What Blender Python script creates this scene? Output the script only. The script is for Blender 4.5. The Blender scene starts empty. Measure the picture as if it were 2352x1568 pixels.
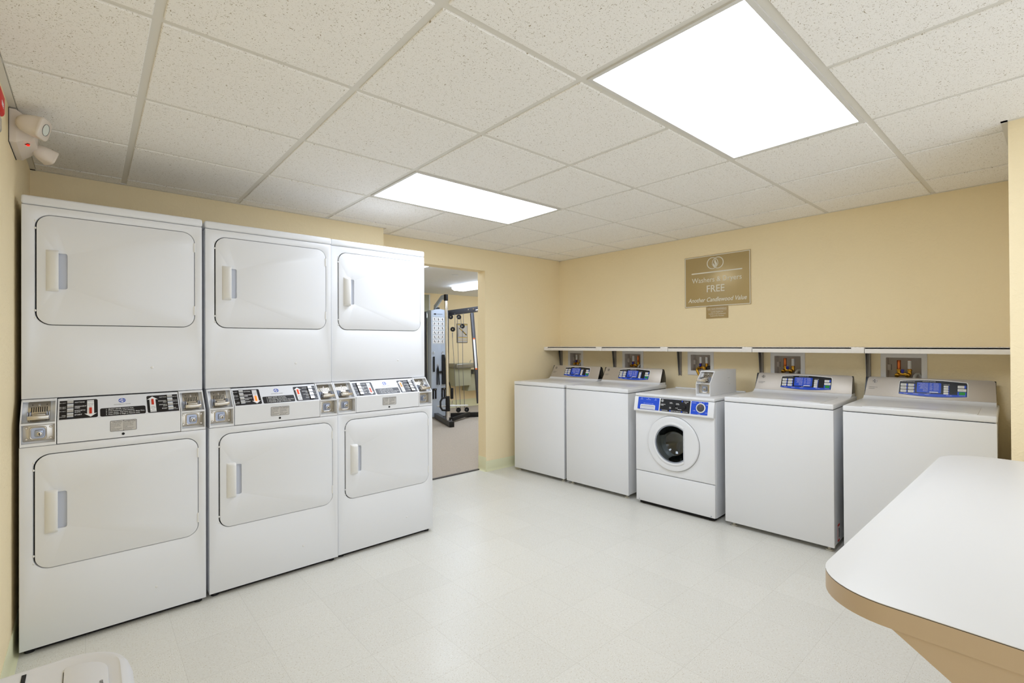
import bpy, bmesh, math, random
from mathutils import Vector, Matrix
random.seed(7)
sc = bpy.context.scene
COL = sc.collection

# ------------------------------------------------------------------ camera
cam_d = bpy.data.cameras.new('camera')
cam_d.sensor_width = 36.0
cam_d.lens = 36.0 * 1109.52 / 2352.0
cam_d.clip_start = 0.02
cam = bpy.data.objects.new('camera', cam_d)
COL.objects.link(cam)
_y, _p, _r = 0.7183, 0.0051, -0.0053
_f = Vector((math.sin(_y) * math.cos(_p), math.cos(_y) * math.cos(_p), math.sin(_p)))
_rt = Vector((math.cos(_y), -math.sin(_y), 0))
_up = _rt.cross(_f)
_r2 = _rt * math.cos(_r) + _up * math.sin(_r)
_u2 = -_rt * math.sin(_r) + _up * math.cos(_r)
_m = Matrix((_r2, _u2, -_f)).transposed().to_4x4()
_m.translation = Vector((-0.154, -3.611, 1.3145))
cam.matrix_world = _m
sc.camera = cam

# ------------------------------------------------------------------ world, exposure, lamp strengths
world = bpy.data.worlds.new('world')
sc.world = world
world.use_nodes = True
world.node_tree.nodes['Background'].inputs[0].default_value = (0.80, 0.875, 1.0, 1)
WORLD_STRENGTH = 1.75
world.node_tree.nodes['Background'].inputs[1].default_value = WORLD_STRENGTH
TROFFER = 10.0
GYMLIGHT = 11.0
sc.view_settings.view_transform = 'Standard'
sc.view_settings.look = 'None'
sc.view_settings.gamma = 1.0
sc.view_settings.use_curve_mapping = False
sc.view_settings.exposure = 0.13
sc.cycles.max_bounces = 8
sc.cycles.diffuse_bounces = 6
sc.cycles.glossy_bounces = 4
sc.cycles.use_adaptive_sampling = True
sc.cycles.adaptive_threshold = 0.05
sc.cycles.use_light_tree = False
sc.cycles.use_denoising = True

H = 2.2905          # ceiling height
T = 0.6096          # ceiling grid module
XL, XB = -0.402, 4.049   # left wall, washer wall
YA, YA2 = 0.141, 0.331   # wall behind dryers, wall with doorway
YR = -5.3           # rear side, wall left out so that world fill light comes in

# ------------------------------------------------------------------ materials
def lin(c):
    return tuple(((x / 255) / 12.92 if x / 255 <= 0.04045 else ((x / 255 + 0.055) / 1.055) ** 2.4) for x in c) + (1,)

MATS = {}
def mat(name, rgb, rough=0.5, metal=0.0, bump=None, emit=None, spec=0.5, coat=0.0, trans=0.0, ior=1.45):
    if name in MATS: return MATS[name]
    m = bpy.data.materials.new(name); m.use_nodes = True
    nt = m.node_tree; b = nt.nodes['Principled BSDF']
    b.inputs['Base Color'].default_value = lin(rgb)
    b.inputs['Roughness'].default_value = rough
    b.inputs['Metallic'].default_value = metal
    b.inputs['Specular IOR Level'].default_value = spec
    b.inputs['Coat Weight'].default_value = coat
    b.inputs['Coat Roughness'].default_value = 0.1
    b.inputs['Transmission Weight'].default_value = trans
    b.inputs['IOR'].default_value = ior
    if emit:
        b.inputs['Emission Color'].default_value = lin(emit[0])
        b.inputs['Emission Strength'].default_value = emit[1]
    # every material carries a faint procedural variation so that it is not dead flat
    tc = nt.nodes.new('ShaderNodeTexCoord'); nz = nt.nodes.new('ShaderNodeTexNoise')
    nt.links.new(tc.outputs['Object'], nz.inputs['Vector'])
    sc_, st, dist = bump if bump else (60.0, 0.02, 0.001)
    nz.inputs['Scale'].default_value = sc_; nz.inputs['Detail'].default_value = 3
    bp = nt.nodes.new('ShaderNodeBump'); bp.inputs['Strength'].default_value = st; bp.inputs['Distance'].default_value = dist
    nt.links.new(nz.outputs['Fac'], bp.inputs['Height'])
    nt.links.new(bp.outputs['Normal'], b.inputs['Normal'])
    MATS[name] = m
    return m

class NT:
    def __init__(s, m): s.t = m.node_tree; s.n = s.t.nodes; s.l = s.t.links
    def node(s, typ, **kw):
        n = s.n.new(typ)
        for k, v in kw.items(): setattr(n, k, v)
        return n
    def math(s, op, a, b=None, c=None):
        n = s.node('ShaderNodeMath', operation=op)
        for i, x in enumerate((a, b, c)):
            if x is None: continue
            if isinstance(x, (int, float)): n.inputs[i].default_value = x
            else: s.l.new(x, n.inputs[i])
        return n.outputs[0]
    def mix(s, f, a, b):
        n = s.node('ShaderNodeMix', data_type='RGBA')
        for i, x in ((0, f), (6, a), (7, b)):
            if isinstance(x, (int, float, tuple)): n.inputs[i].default_value = x
            else: s.l.new(x, n.inputs[i])
        return n.outputs[2]
    def noise(s, vec, scale, detail=2.0, rough=0.5, dist=0.0):
        n = s.node('ShaderNodeTexNoise'); s.l.new(vec, n.inputs['Vector'])
        n.inputs['Scale'].default_value = scale; n.inputs['Detail'].default_value = detail
        n.inputs['Roughness'].default_value = rough; n.inputs['Distortion'].default_value = dist
        return n.outputs['Fac']
    def ramp(s, f, lo, hi):
        n = s.node('ShaderNodeMapRange'); s.l.new(f, n.inputs[0])
        n.inputs[1].default_value = lo; n.inputs[2].default_value = hi
        return n.outputs[0]
    def mapping(s, vec, scale=(1, 1, 1), rot=(0, 0, 0)):
        n = s.node('ShaderNodeMapping'); s.l.new(vec, n.inputs[0])
        n.inputs['Scale'].default_value = scale; n.inputs['Rotation'].default_value = rot
        return n.outputs[0]

def raw(name, rough=0.5, spec=0.5):
    m = bpy.data.materials.new(name); m.use_nodes = True
    b = m.node_tree.nodes['Principled BSDF']
    b.inputs['Roughness'].default_value = rough; b.inputs['Specular IOR Level'].default_value = spec
    MATS[name] = m
    return m, NT(m), b

def wall_material():
    m, t, b = raw('knockdown_paint', 0.75, 0.3)
    o = t.node('ShaderNodeTexCoord').outputs['Object']
    n1 = t.noise(o, 34, 3, 0.55, 0.6); n2 = t.noise(o, 120, 2)
    flat = t.ramp(n1, 0.45, 0.62)
    hgt = t.math('ADD', flat, t.math('MULTIPLY', n2, 0.25))
    bp = t.node('ShaderNodeBump'); bp.inputs['Strength'].default_value = 0.35; bp.inputs['Distance'].default_value = 0.0016
    t.l.new(hgt, bp.inputs['Height']); t.l.new(bp.outputs['Normal'], b.inputs['Normal'])
    v = t.noise(o, 1.3, 2)
    t.l.new(t.mix(v, lin((242, 224, 184)), lin((245, 229, 191))), b.inputs['Base Color'])
    return m

def ceiling_material():
    m, t, b = raw('fissured_ceiling_tile', 0.9, 0.2)
    o = t.node('ShaderNodeTexCoord').outputs['Object']
    wob = t.node('ShaderNodeVectorMath', operation='ADD')
    nn = t.node('ShaderNodeTexNoise'); t.l.new(o, nn.inputs['Vector']); nn.inputs['Scale'].default_value = 25
    sub = t.node('ShaderNodeVectorMath', operation='SCALE'); t.l.new(nn.outputs['Color'], sub.inputs[0]); sub.inputs['Scale'].default_value = 0.03
    t.l.new(o, wob.inputs[0]); t.l.new(sub.outputs[0], wob.inputs[1])
    a = t.noise(t.mapping(wob.outputs[0], (1, 2.4, 1), (0, 0, 0.5)), 122, 1.5)
    c = t.noise(t.mapping(wob.outputs[0], (2.4, 1, 1), (0, 0, 0.4)), 108, 1.5)
    fine = t.noise(o, 330, 1)
    s1 = t.ramp(a, 0.662, 0.72); s2 = t.ramp(c, 0.672, 0.73); s3 = t.math('MULTIPLY', t.ramp(fine, 0.66, 0.72), 0.6)
    s = t.math('MAXIMUM', t.math('MAXIMUM', s1, s2), s3)
    t.l.new(t.mix(s, lin((246, 243, 237)), lin((172, 158, 134))), b.inputs['Base Color'])
    bp = t.node('ShaderNodeBump'); bp.inputs['Strength'].default_value = 0.5; bp.inputs['Distance'].default_value = 0.002
    t.l.new(t.math('SUBTRACT', t.math('MULTIPLY', t.noise(o, 220, 3), 0.4), s), bp.inputs['Height'])
    t.l.new(bp.outputs['Normal'], b.inputs['Normal'])
    return m

def floor_material():
    m, t, b = raw('vinyl_composition_tile', 0.22, 0.5)
    o = t.node('ShaderNodeTexCoord').outputs['Object']
    sep = t.node('ShaderNodeSeparateXYZ'); t.l.new(o, sep.inputs[0])
    u = t.math('DIVIDE', t.math('ADD', sep.outputs[0], 0.169 + 30.48), 0.3048)
    v = t.math('DIVIDE', t.math('ADD', sep.outputs[1], 2.889 + 30.48), 0.3048)
    par = t.math('MODULO', t.math('ADD', t.math('FLOOR', u), t.math('FLOOR', v)), 2.0)
    def specks(vec):
        a = t.noise(t.mapping(vec, (1, 3.2, 1)), 115, 2.5, 0.6)
        c = t.noise(t.mapping(vec, (1, 2.6, 1), (0, 0, 0.2)), 75, 2)
        return t.ramp(a, 0.585, 0.68), t.ramp(c, 0.58, 0.70)
    a1, w1 = specks(o)
    rot = t.mapping(o, (1, 1, 1), (0, 0, math.pi / 2))
    a2, w2 = specks(rot)
    def pick(x, y):
        return t.math('ADD', t.math('MULTIPLY', x, t.math('SUBTRACT', 1.0, par)), t.math('MULTIPLY', y, par))
    sp, wh = pick(a1, a2), pick(w1, w2)
    cell = t.node('ShaderNodeTexWhiteNoise', noise_dimensions='2D')
    cv = t.node('ShaderNodeCombineXYZ'); t.l.new(t.math('FLOOR', u), cv.inputs[0]); t.l.new(t.math('FLOOR', v), cv.inputs[1])
    t.l.new(cv.outputs[0], cell.inputs['Vector'])
    base = t.mix(cell.outputs['Value'], lin((215, 213, 205)), lin((219, 217, 209)))
    c1 = t.mix(t.math('MULTIPLY', sp, 0.9), base, lin((172, 158, 130)))
    c2 = t.mix(t.math('MULTIPLY', wh, 0.5), c1, lin((236, 235, 229)))
    fu, fv = t.math('FRACT', u), t.math('FRACT', v)
    def edge(f):
        d = t.math('MINIMUM', f, t.math('SUBTRACT', 1.0, f))
        return t.math('LESS_THAN', d, 0.0035)
    seam = t.math('MULTIPLY', t.math('MAXIMUM', edge(fu), edge(fv)), 0.22)
    t.l.new(t.mix(seam, c2, lin((150, 143, 126))), b.inputs['Base Color'])
    bp = t.node('ShaderNodeBump'); bp.inputs['Strength'].default_value = 0.12; bp.inputs['Distance'].default_value = 0.002
    t.l.new(t.noise(o, 9, 3), bp.inputs['Height']); t.l.new(bp.outputs['Normal'], b.inputs['Normal'])
    r = t.node('ShaderNodeMapRange'); t.l.new(t.noise(o, 5, 4), r.inputs[0]); r.inputs[3].default_value = 0.24; r.inputs[4].default_value = 0.40
    t.l.new(r.outputs[0], b.inputs['Roughness'])
    return m

def carpet_material():
    m, t, b = raw('loop_pile_carpet', 0.95, 0.1)
    o = t.node('ShaderNodeTexCoord').outputs['Object']
    n = t.noise(o, 160, 3, 0.7)
    t.l.new(t.mix(n, lin((146, 135, 122)), lin((218, 208, 195))), b.inputs['Base Color'])
    bp = t.node('ShaderNodeBump'); bp.inputs['Strength'].default_value = 0.8; bp.inputs['Distance'].default_value = 0.006
    t.l.new(n, bp.inputs['Height']); t.l.new(bp.outputs['Normal'], b.inputs['Normal'])
    return m

def brushed(name, rgb, rough, metal, scale):
    m, t, b = raw(name, rough, 0.5)
    b.inputs['Metallic'].default_value = metal
    o = t.node('ShaderNodeTexCoord').outputs['Object']
    n = t.noise(t.mapping(o, scale), 60, 2)
    c = tuple(min(255, x + 10) for x in rgb)
    t.l.new(t.mix(n, lin(rgb), lin(c)), b.inputs['Base Color'])
    return m

M_WALL, M_CEIL, M_FLOOR, M_CARPET = wall_material(), ceiling_material(), floor_material(), carpet_material()
WHITE = mat('white_enamel', (230, 231, 233), 0.3, bump=(300, 0.04, 0.0004), coat=0.15)
PLAST = mat('white_plastic', (232, 231, 228), 0.42)
SHELFM = mat('white_laminate_shelf', (236, 231, 224), 0.5)
TBAR = mat('painted_grid_bar', (222, 218, 208), 0.5)
COVE = mat('cream_green_cove_base', (221, 220, 184), 0.45)
DARK = mat('dark_gap', (26, 24, 24), 0.8)
RUBBER = mat('black_rubber', (22, 22, 24), 0.6)
BLACKP = mat('black_gloss_plastic', (20, 20, 24), 0.25)
DECALB = mat('black_decal', (22, 17, 18), 0.35)
SILVERD = mat('silver_grey_decal', (222, 223, 227), 0.35)
WTEXT = mat('white_print', (235, 235, 235), 0.5)
KTEXT = mat('black_print', (40, 38, 40), 0.5)
GTEXT = mat('grey_print', (120, 118, 116), 0.5)
BLUE = mat('blue_panel', (30, 78, 205), 0.3)
BLUEK = mat('deep_blue_handle', (16, 30, 170), 0.3)
GEBLUE = mat('blue_logo_print', (52, 84, 180), 0.4)
CHROME = mat('chrome', (236, 238, 242), 0.14, 1.0)
NICKEL = mat('nickel_plate', (206, 198, 184), 0.26, 0.9)
STEELB = mat('blued_zinc', (170, 176, 190), 0.3, 0.85)
BRASS = mat('brass', (205, 160, 60), 0.28, 1.0)
COPPER = mat('copper_pipe', (214, 120, 66), 0.3, 1.0)
SILVERP = brushed('brushed_silver_console', (178, 169, 157), 0.38, 0.35, (1, 60, 60))
GREENL = mat('green_display', (10, 120, 20), 0.3, emit=((20, 190, 40), 0.12))
ORANGE = mat('orange_indicator', (190, 60, 20), 0.3, emit=((255, 70, 10), 0.5))
ORANGEON = mat('lit_orange_indicator', (230, 80, 20), 0.3, emit=((255, 90, 20), 2.5))
REDD = mat('dark_red_indicator', (150, 40, 20), 0.3, emit=((200, 40, 5), 0.25))
LABELG = mat('grey_caution_label', (198, 194, 188), 0.5)
TABLETOP = mat('white_laminate_top', (217, 216, 214), 0.38)
TABLEEDGE = mat('tan_laminate_edge', (198, 176, 148), 0.45)
BROWNL = mat('dark_laminate_core_line', (60, 50, 42), 0.6)
SIGNM = mat('bronze_acrylic_sign', (182, 160, 112), 0.30, 0.25, spec=0.6)
SIGNS = mat('bronze_small_sign', (172, 147, 98), 0.4)
SIGNT = mat('ivory_sign_lettering', (226, 222, 206), 0.5)
OUTP = mat('outlet_box_plastic', (226, 224, 222), 0.5)
OUTIN = mat('outlet_box_inside', (206, 198, 190), 0.6)
HOSEG = mat('grey_drain_hose', (186, 182, 172), 0.5)
BRACK = mat('galvanised_bracket', (150, 146, 142), 0.4, 0.35)
def glass_material():
    m = bpy.data.materials.new('door_glass'); m.use_nodes = True
    nt = m.node_tree; nt.nodes.remove(nt.nodes['Principled BSDF'])
    o = nt.nodes['Material Output']; tr = nt.nodes.new('ShaderNodeBsdfTransparent'); gl = nt.nodes.new('ShaderNodeBsdfGlossy')
    tr.inputs[0].default_value = (0.86, 0.90, 0.92, 1); gl.inputs['Roughness'].default_value = 0.03
    fr = nt.nodes.new('ShaderNodeFresnel'); fr.inputs[0].default_value = 1.45
    mx = nt.nodes.new('ShaderNodeMixShader')
    nt.links.new(fr.outputs[0], mx.inputs[0]); nt.links.new(tr.outputs[0], mx.inputs[1]); nt.links.new(gl.outputs[0], mx.inputs[2]); nt.links.new(mx.outputs[0], o.inputs[0])
    return m
GLASS = glass_material()
DRUM = mat('stainless_drum', (214, 204, 188), 0.35, 0.6, bump=(120, 0.3, 0.002))
GASKET = mat('grey_bellows', (128, 124, 116), 0.35)
REDP = mat('red_alarm_plastic', (206, 20, 10), 0.5, spec=0.3)
CLEARP = mat('clear_strobe_lens', (226, 224, 218), 0.15, trans=0.5)
EMGP = mat('ivory_fixture_plastic', (226, 214, 200), 0.45)
LENS = mat('lamp_lens', (226, 230, 220), 0.12)
LEDR = mat('red_led', (200, 10, 10), 0.3, emit=((255, 20, 10), 3.0))
STICKR = mat('red_sticker_border', (225, 60, 40), 0.5)
GYMGREY = mat('silver_grey_powder_coat', (182, 193, 208), 0.38)
GYMDARK = mat('charcoal_powder_coat', (70, 70, 74), 0.4, 0.2)
FOUNT = mat('olive_grey_fountain_panel', (176, 176, 150), 0.4)
FOUNTS = mat('satin_steel_basin', (150, 148, 138), 0.3, 0.6)
POSTW = mat('poster_paper', (205, 200, 192), 0.5)
POSTK = mat('poster_dark_print', (50, 44, 40), 0.5)
POSTY = mat('poster_yellow_print', (214, 178, 40), 0.5)
MIRR = mat('mirror_glass', (196, 202, 190), 0.06, 0.9)
GYMCEIL = mat('gym_ceiling_paint', (236, 238, 238), 0.85, bump=(90, 0.25, 0.003))
LIGHTP = mat('lit_diffuser', (255, 255, 255), 0.5, emit=((229, 239, 255), TROFFER))
LIGHTG = mat('lit_gym_lens', (255, 255, 255), 0.5, emit=((222, 235, 255), GYMLIGHT))
FRAMEW = mat('fixture_frame_paint', (214, 211, 204), 0.45)
THRESH = mat('dark_threshold_strip', (60, 54, 50), 0.4)
BINP = mat('off_white_bin_plastic', (212, 211, 211), 0.45)
BINP2 = mat('bin_flap_plastic', (214, 213, 213), 0.4)
KNOBG = mat('dark_grey_dial', (74, 74, 76), 0.4)
STEELW = mat('white_enamel_bar', (222, 224, 224), 0.35, 0.1)
BLUEG = mat('recess_shade_blue_grey', (205, 208, 216), 0.35)  # inset shading put into the colour, darker and bluer than the white round it

# ------------------------------------------------------------------ mesh builder
def V(*a): return Vector(a)
X, Y, Z = V(1, 0, 0), V(0, 1, 0), V(0, 0, 1)

def rrect(x0, x1, y0, y1, r, seg=8):
    if isinstance(r, (int, float)): r = (r,) * 4      # order: (x1,y0) (x1,y1) (x0,y1) (x0,y0)
    pts = []
    for (cx, cy, sx, sy, a0, rr) in ((x1, y0, -1, 1, -90, r[0]), (x1, y1, -1, -1, 0, r[1]), (x0, y1, 1, -1, 90, r[2]), (x0, y0, 1, 1, 180, r[3])):
        if rr <= 0: pts.append((cx, cy)); continue
        for k in range(seg + 1):
            a = math.radians(a0 + 90.0 * k / seg)
            pts.append((cx + sx * rr + rr * math.cos(a), cy + sy * rr + rr * math.sin(a)))
    return pts
def circ(cx, cy, r, n=32): return [(cx + r * math.cos(2 * math.pi * k / n), cy + r * math.sin(2 * math.pi * k / n)) for k in range(n)]

class MB:
    def __init__(s): s.bm = bmesh.new()
    def _join(s, t, M=None):
        if M is not None: t.transform(M)
        me = bpy.data.meshes.new('tmp'); t.to_mesh(me); s.bm.from_mesh(me); bpy.data.meshes.remove(me); t.free(); return s
    def box(s, x0, x1, y0, y1, z0, z1, bev=0.0, seg=2, M=None):
        t = bmesh.new(); bmesh.ops.create_cube(t, size=1)
        for v in t.verts: v.co = V((x0 + x1) / 2 + v.co.x * (x1 - x0), (y0 + y1) / 2 + v.co.y * (y1 - y0), (z0 + z1) / 2 + v.co.z * (z1 - z0))
        if bev > 0: bmesh.ops.bevel(t, geom=t.edges[:], offset=bev, segments=seg, profile=0.5, affect='EDGES', clamp_overlap=True)
        return s._join(t, M)
    def prism(s, pts, O, U, Vv, n0, n1, bev=0.0, seg=2, holes=()):
        """flat polygon (with holes) in the plane O,U,Vv, solid from n0 to n1 along U x Vv"""
        O, U, Vv = Vector(O), Vector(U).normalized(), Vector(Vv).normalized(); N = U.cross(Vv)
        t = bmesh.new(); edges = []
        for loop in (pts,) + tuple(holes):
            vs = [t.verts.new(O + U * p[0] + Vv * p[1] + N * n0) for p in loop]
            for i in range(len(vs)): edges.append(t.edges.new((vs[i], vs[(i + 1) % len(vs)])))
            if not holes: t.faces.new(vs)
        if holes: bmesh.ops.triangle_fill(t, edges=edges, use_beauty=True, use_dissolve=False)
        g = bmesh.ops.extrude_face_region(t, geom=t.faces[:])
        top = [e for e in g['geom'] if isinstance(e, bmesh.types.BMVert)]
        bmesh.ops.translate(t, verts=top, vec=N * (n1 - n0))
        bmesh.ops.recalc_face_normals(t, faces=t.faces[:])
        if bev > 0:
            ts = set(top); ed = [e for e in t.edges if e.verts[0] in ts and e.verts[1] in ts and len(e.link_faces) == 2 and e.calc_face_angle(0) > 0.5]
            bmesh.ops.bevel(t, geom=ed, offset=bev, segments=seg, profile=0.5, affect='EDGES', clamp_overlap=True)
        return s._join(t)
    def cyl(s, p0, p1, r0, r1=None, seg=24, bev=0.0):
        p0, p1 = Vector(p0), Vector(p1); r1 = r0 if r1 is None else r1; d = p1 - p0
        t = bmesh.new(); bmesh.ops.create_cone(t, cap_ends=True, segments=seg, radius1=r0, radius2=r1, depth=d.length)
        if bev > 0:
            bmesh.ops.bevel(t, geom=[e for e in t.edges if any(len(f.verts) > 4 for f in e.link_faces)], offset=bev, segments=2, profile=0.5, affect='EDGES')
        M = Matrix.Translation((p0 + p1) / 2) @ d.to_track_quat('Z', 'Y').to_matrix().to_4x4()
        return s._join(t, M)
    def tube(s, pts, r, seg=12, closed=False):
        pts = [Vector(p) for p in pts]; t = bmesh.new(); rings = []; n = len(pts)
        rs = r if isinstance(r, (list, tuple)) else [r] * n
        prev = None
        for i, p in enumerate(pts):
            a = pts[(i - 1) % n] if (i > 0 or closed) else p; b = pts[(i + 1) % n] if (i < n - 1 or closed) else p
            d = (b - a).normalized()
            if prev is None:
                up = Z if abs(d.z) < 0.9 else X
                e1 = d.cross(up).normalized()
            else:
                e1 = (prev - d * prev.dot(d)).normalized()
            prev = e1; e2 = d.cross(e1)
            rings.append([t.verts.new(p + (e1 * math.cos(2 * math.pi * k / seg) + e2 * math.sin(2 * math.pi * k / seg)) * rs[i]) for k in range(seg)])
        m = n if closed else n - 1
        for i in range(m):
            A, B = rings[i], rings[(i + 1) % n]
            for k in range(seg): t.faces.new((A[k], A[(k + 1) % seg], B[(k + 1) % seg], B[k]))
        if not closed: t.faces.new(rings[0]); t.faces.new(rings[-1])
        bmesh.ops.recalc_face_normals(t, faces=t.faces[:])
        return s._join(t)
    def lathe(s, prof, O, axis, seg=48, cap=False):
        """profile [(radius, distance along axis)]"""
        O, a = Vector(O), Vector(axis).normalized(); up = Z if abs(a.z) < 0.9 else X
        e1 = a.cross(up).normalized(); e2 = a.cross(e1); t = bmesh.new(); R = []
        for r, h in prof:
            R.append([t.verts.new(O + a * h + (e1 * math.cos(2 * math.pi * k / seg) + e2 * math.sin(2 * math.pi * k / seg)) * max(r, 1e-5)) for k in range(seg)])
        for A, B in zip(R[:-1], R[1:]):
            for k in range(seg): t.faces.new((A[k], A[(k + 1) % seg], B[(k + 1) % seg], B[k]))
        if cap: t.faces.new(R[0]); t.faces.new(R[-1])
        bmesh.ops.recalc_face_normals(t, faces=t.faces[:])
        return s._join(t)
    def sphere(s, c, rx, ry=None, rz=None, seg=20, M=None):
        t = bmesh.new(); bmesh.ops.create_uvsphere(t, u_segments=seg, v_segments=seg // 2, radius=1)
        ry = rx if ry is None else ry; rz = rx if rz is None else rz
        Q = Matrix.Translation(Vector(c)) @ (M.to_4x4() if M else Matrix()) @ Matrix.Diagonal((rx, ry, rz, 1))
        return s._join(t, Q)
    def loft(s, loops, cap=True):
        t = bmesh.new(); R = [[t.verts.new(Vector(p)) for p in L] for L in loops]; n = len(loops[0])
        for A, B in zip(R[:-1], R[1:]):
            for k in range(n): t.faces.new((A[k], A[(k + 1) % n], B[(k + 1) % n], B[k]))
        if cap: t.faces.new(R[0]); t.faces.new(R[-1])
        bmesh.ops.recalc_face_normals(t, faces=t.faces[:])
        return s._join(t)
    def text(s, body, size, O, U, Vv, n0=0.0004, thick=0.0006, align='CENTER', shear=0.0, bold=0.0, w=1.0):
        cu = bpy.data.curves.new('t', 'FONT'); cu.body = body; cu.size = size; cu.align_x = align; cu.align_y = 'CENTER'
        cu.resolution_u = 3; cu.shear = shear; cu.offset = bold; cu.extrude = thick / 2
        ob = bpy.data.objects.new('t', cu); COL.objects.link(ob)
        dg = bpy.context.evaluated_depsgraph_get(); me = bpy.data.meshes.new_from_object(ob.evaluated_get(dg))
        t = bmesh.new(); t.from_mesh(me); bpy.data.meshes.remove(me); bpy.data.objects.remove(ob); bpy.data.curves.remove(cu)
        U, Vv = Vector(U).normalized(), Vector(Vv).normalized(); N = U.cross(Vv)
        M = Matrix((U * w, Vv, N)).transposed().to_4x4(); M.translation = Vector(O) + N * (n0 + thick / 2)
        return s._join(t, M)
    def build(s, name, material, parent=None, smooth=True, ang=35):
        me = bpy.data.meshes.new(name); s.bm.to_mesh(me); s.bm.free()
        if smooth:
            me.polygons.foreach_set('use_smooth', [True] * len(me.polygons))
            me.set_sharp_from_angle(angle=math.radians(ang))
        me.materials.append(material)
        o = bpy.data.objects.new(name, me); COL.objects.link(o)
        if parent is not None: o.parent = parent
        return o

def tag(o, label, cat, group=None):
    o['label'] = label; o['category'] = cat
    if group: o['group'] = group
    return o
def thing(name, label, cat, loc=(0, 0, 0), rz=0.0, group=None):
    o = bpy.data.objects.new(name, None); COL.objects.link(o); o.location = loc; o.rotation_euler = (0, 0, rz); o.empty_display_size = 0.1
    return tag(o, label, cat, group)
def struct(o): o['kind'] = 'structure'; return o
KIDS = {}
def copy_tree(o, parent=None):
    c = o.copy(); COL.objects.link(c); c.parent = parent
    for ch in [x for x in bpy.data.objects if x.parent == o]: copy_tree(ch, c)
    return c
def basis(O, Vv, U=X):
    """frame on a slanted face: returns origin, U, V"""
    return Vector(O), Vector(U), Vector(Vv).normalized()

# ================================================================== ROOM
def wall_prism(pts, O, U, Vv, n0, n1, name, holes=(), m=None):
    return struct(MB().prism(pts, O, U, Vv, n0, n1, holes=holes).build(name, m or M_WALL, smooth=False))
# floor
struct(MB().prism([(XL - .1, YR), (XB + .1, YR), (XB + .1, YA2), (2.925, YA2), (2.925, .44), (1.93, .44), (1.93, YA2), (XL - .1, YA2)], (0, 0, 0), X, Y, -0.08, 0).build('floor', M_FLOOR, smooth=False))
struct(MB().box(1.0, 7.6, .44, 4.9, -0.08, 0.004).build('floor', M_CARPET, smooth=False))
o = MB().box(1.93, 2.925, .425, .455, 0.0, 0.009, 0.002).build('trim_4', THRESH); struct(o)
# wall behind the dryers (thicker part), wall with the doorway
struct(MB().box(XL, 1.70, YA, .455, 0, H + .1).build('wall_back', M_WALL, smooth=False))
wall_prism([(1.70, 0), (1.93, 0), (1.93, 2.072), (2.925, 2.072), (2.925, 0), (XB, 0), (XB, H + .1), (1.70, H + .1)], (0, YA2, 0), X, Z, -0.124, 0, 'wall_doorway')
# washer wall with five openings for the outlet boxes
BOXES = [(.20, -.025), (-.562, -.814), (-1.296, -1.544), (-2.024, -2.277), (-2.756, -3.008)]   # y of left and right frame edges
BZ0, BZ1 = 1.020, 1.236
holes = [[(-(a - .022), BZ0 + .028), (-(b + .022), BZ0 + .028), (-(b + .022), BZ1 - .022), (-(a - .022), BZ1 - .022)] for a, b in BOXES]
wall_prism([(-.455, 0), (3.60, 0), (3.60, H + .1), (-.455, H + .1)], (XB, 0, 0), -Y, Z, -0.14, 0, 'wall_right', holes=holes)
# wall block at the right of the picture
struct(MB().box(2.917, XB + .14, YR, -3.452, 0, H + .1).build('wall_front', M_WALL, smooth=False))
struct(MB().box(XL - .12, XL, YR, .455, 0, H + .1).build('wall_left', M_WALL, smooth=False))
# gym beyond the doorway
GY = 4.72
struct(MB().box(.9, 7.7, GY, GY + .12, 0, 2.45).build('wall_gym_back', M_WALL, smooth=False))
struct(MB().box(7.6, 7.72, .455, GY, 0, 2.45).build('wall_gym_right', M_WALL, smooth=False))
struct(MB().box(.9, 1.0, .455, GY, 0, 2.45).build('wall_gym_left', M_WALL, smooth=False))
struct(MB().box(XB + .14, 7.7, .331, .455, 0, 2.45).build('wall_gym_front', M_WALL, smooth=False))
struct(MB().box(.9, 7.72, .455, GY + .12, 2.335, 2.45).build('ceiling', GYMCEIL, smooth=False))

# suspended ceiling: tiles (tegular edge), bars above their face
LIGHTS = [(2, 4, -5, -4), (2, 4, -2, -1)]     # grid cells i0,i1,j0,j1
mb = MB(); g = 0.013
for i in range(-1, 7):
    for j in range(-9, 1):
        if any(a <= i < b and c <= j < d for a, b, c, d in LIGHTS): continue
        x0, x1 = max(i * T + g, XL + .024), min((i + 1) * T - g, XB - .024)
        y0, y1 = max(j * T + g, YR), min((j + 1) * T - g, YA2 - .024)
        if j == 0 and x1 < 1.7: y1 = YA - .022
        if x1 - x0 < .01 or y1 - y0 < .01: continue
        if j == 0 and x0 < 1.7 < x1:                       # tile notched round the wall corner
            mb.prism([(x0, y0), (x1, y0), (x1, y1), (1.722, y1), (1.722, YA - .022), (x0, YA - .022)], (0, 0, H), X, Y, 0, .02); continue
        mb.box(x0, x1, y0, y1, H, H + .02, 0.0025, 1)
struct(mb.build('ceiling', M_CEIL))
lh = [[(a * T + .02, c * T + .02), (b * T - .02, c * T + .02), (b * T - .02, d * T - .02), (a * T + .02, d * T - .02)] for a, b, c, d in LIGHTS]
struct(MB().prism([(XL, YR), (XB, YR), (XB, YA2), (XL, YA2)], (0, 0, H), X, Y, 0.006, 0.012, holes=lh).build('trim_1', TBAR, smooth=False))
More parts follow.
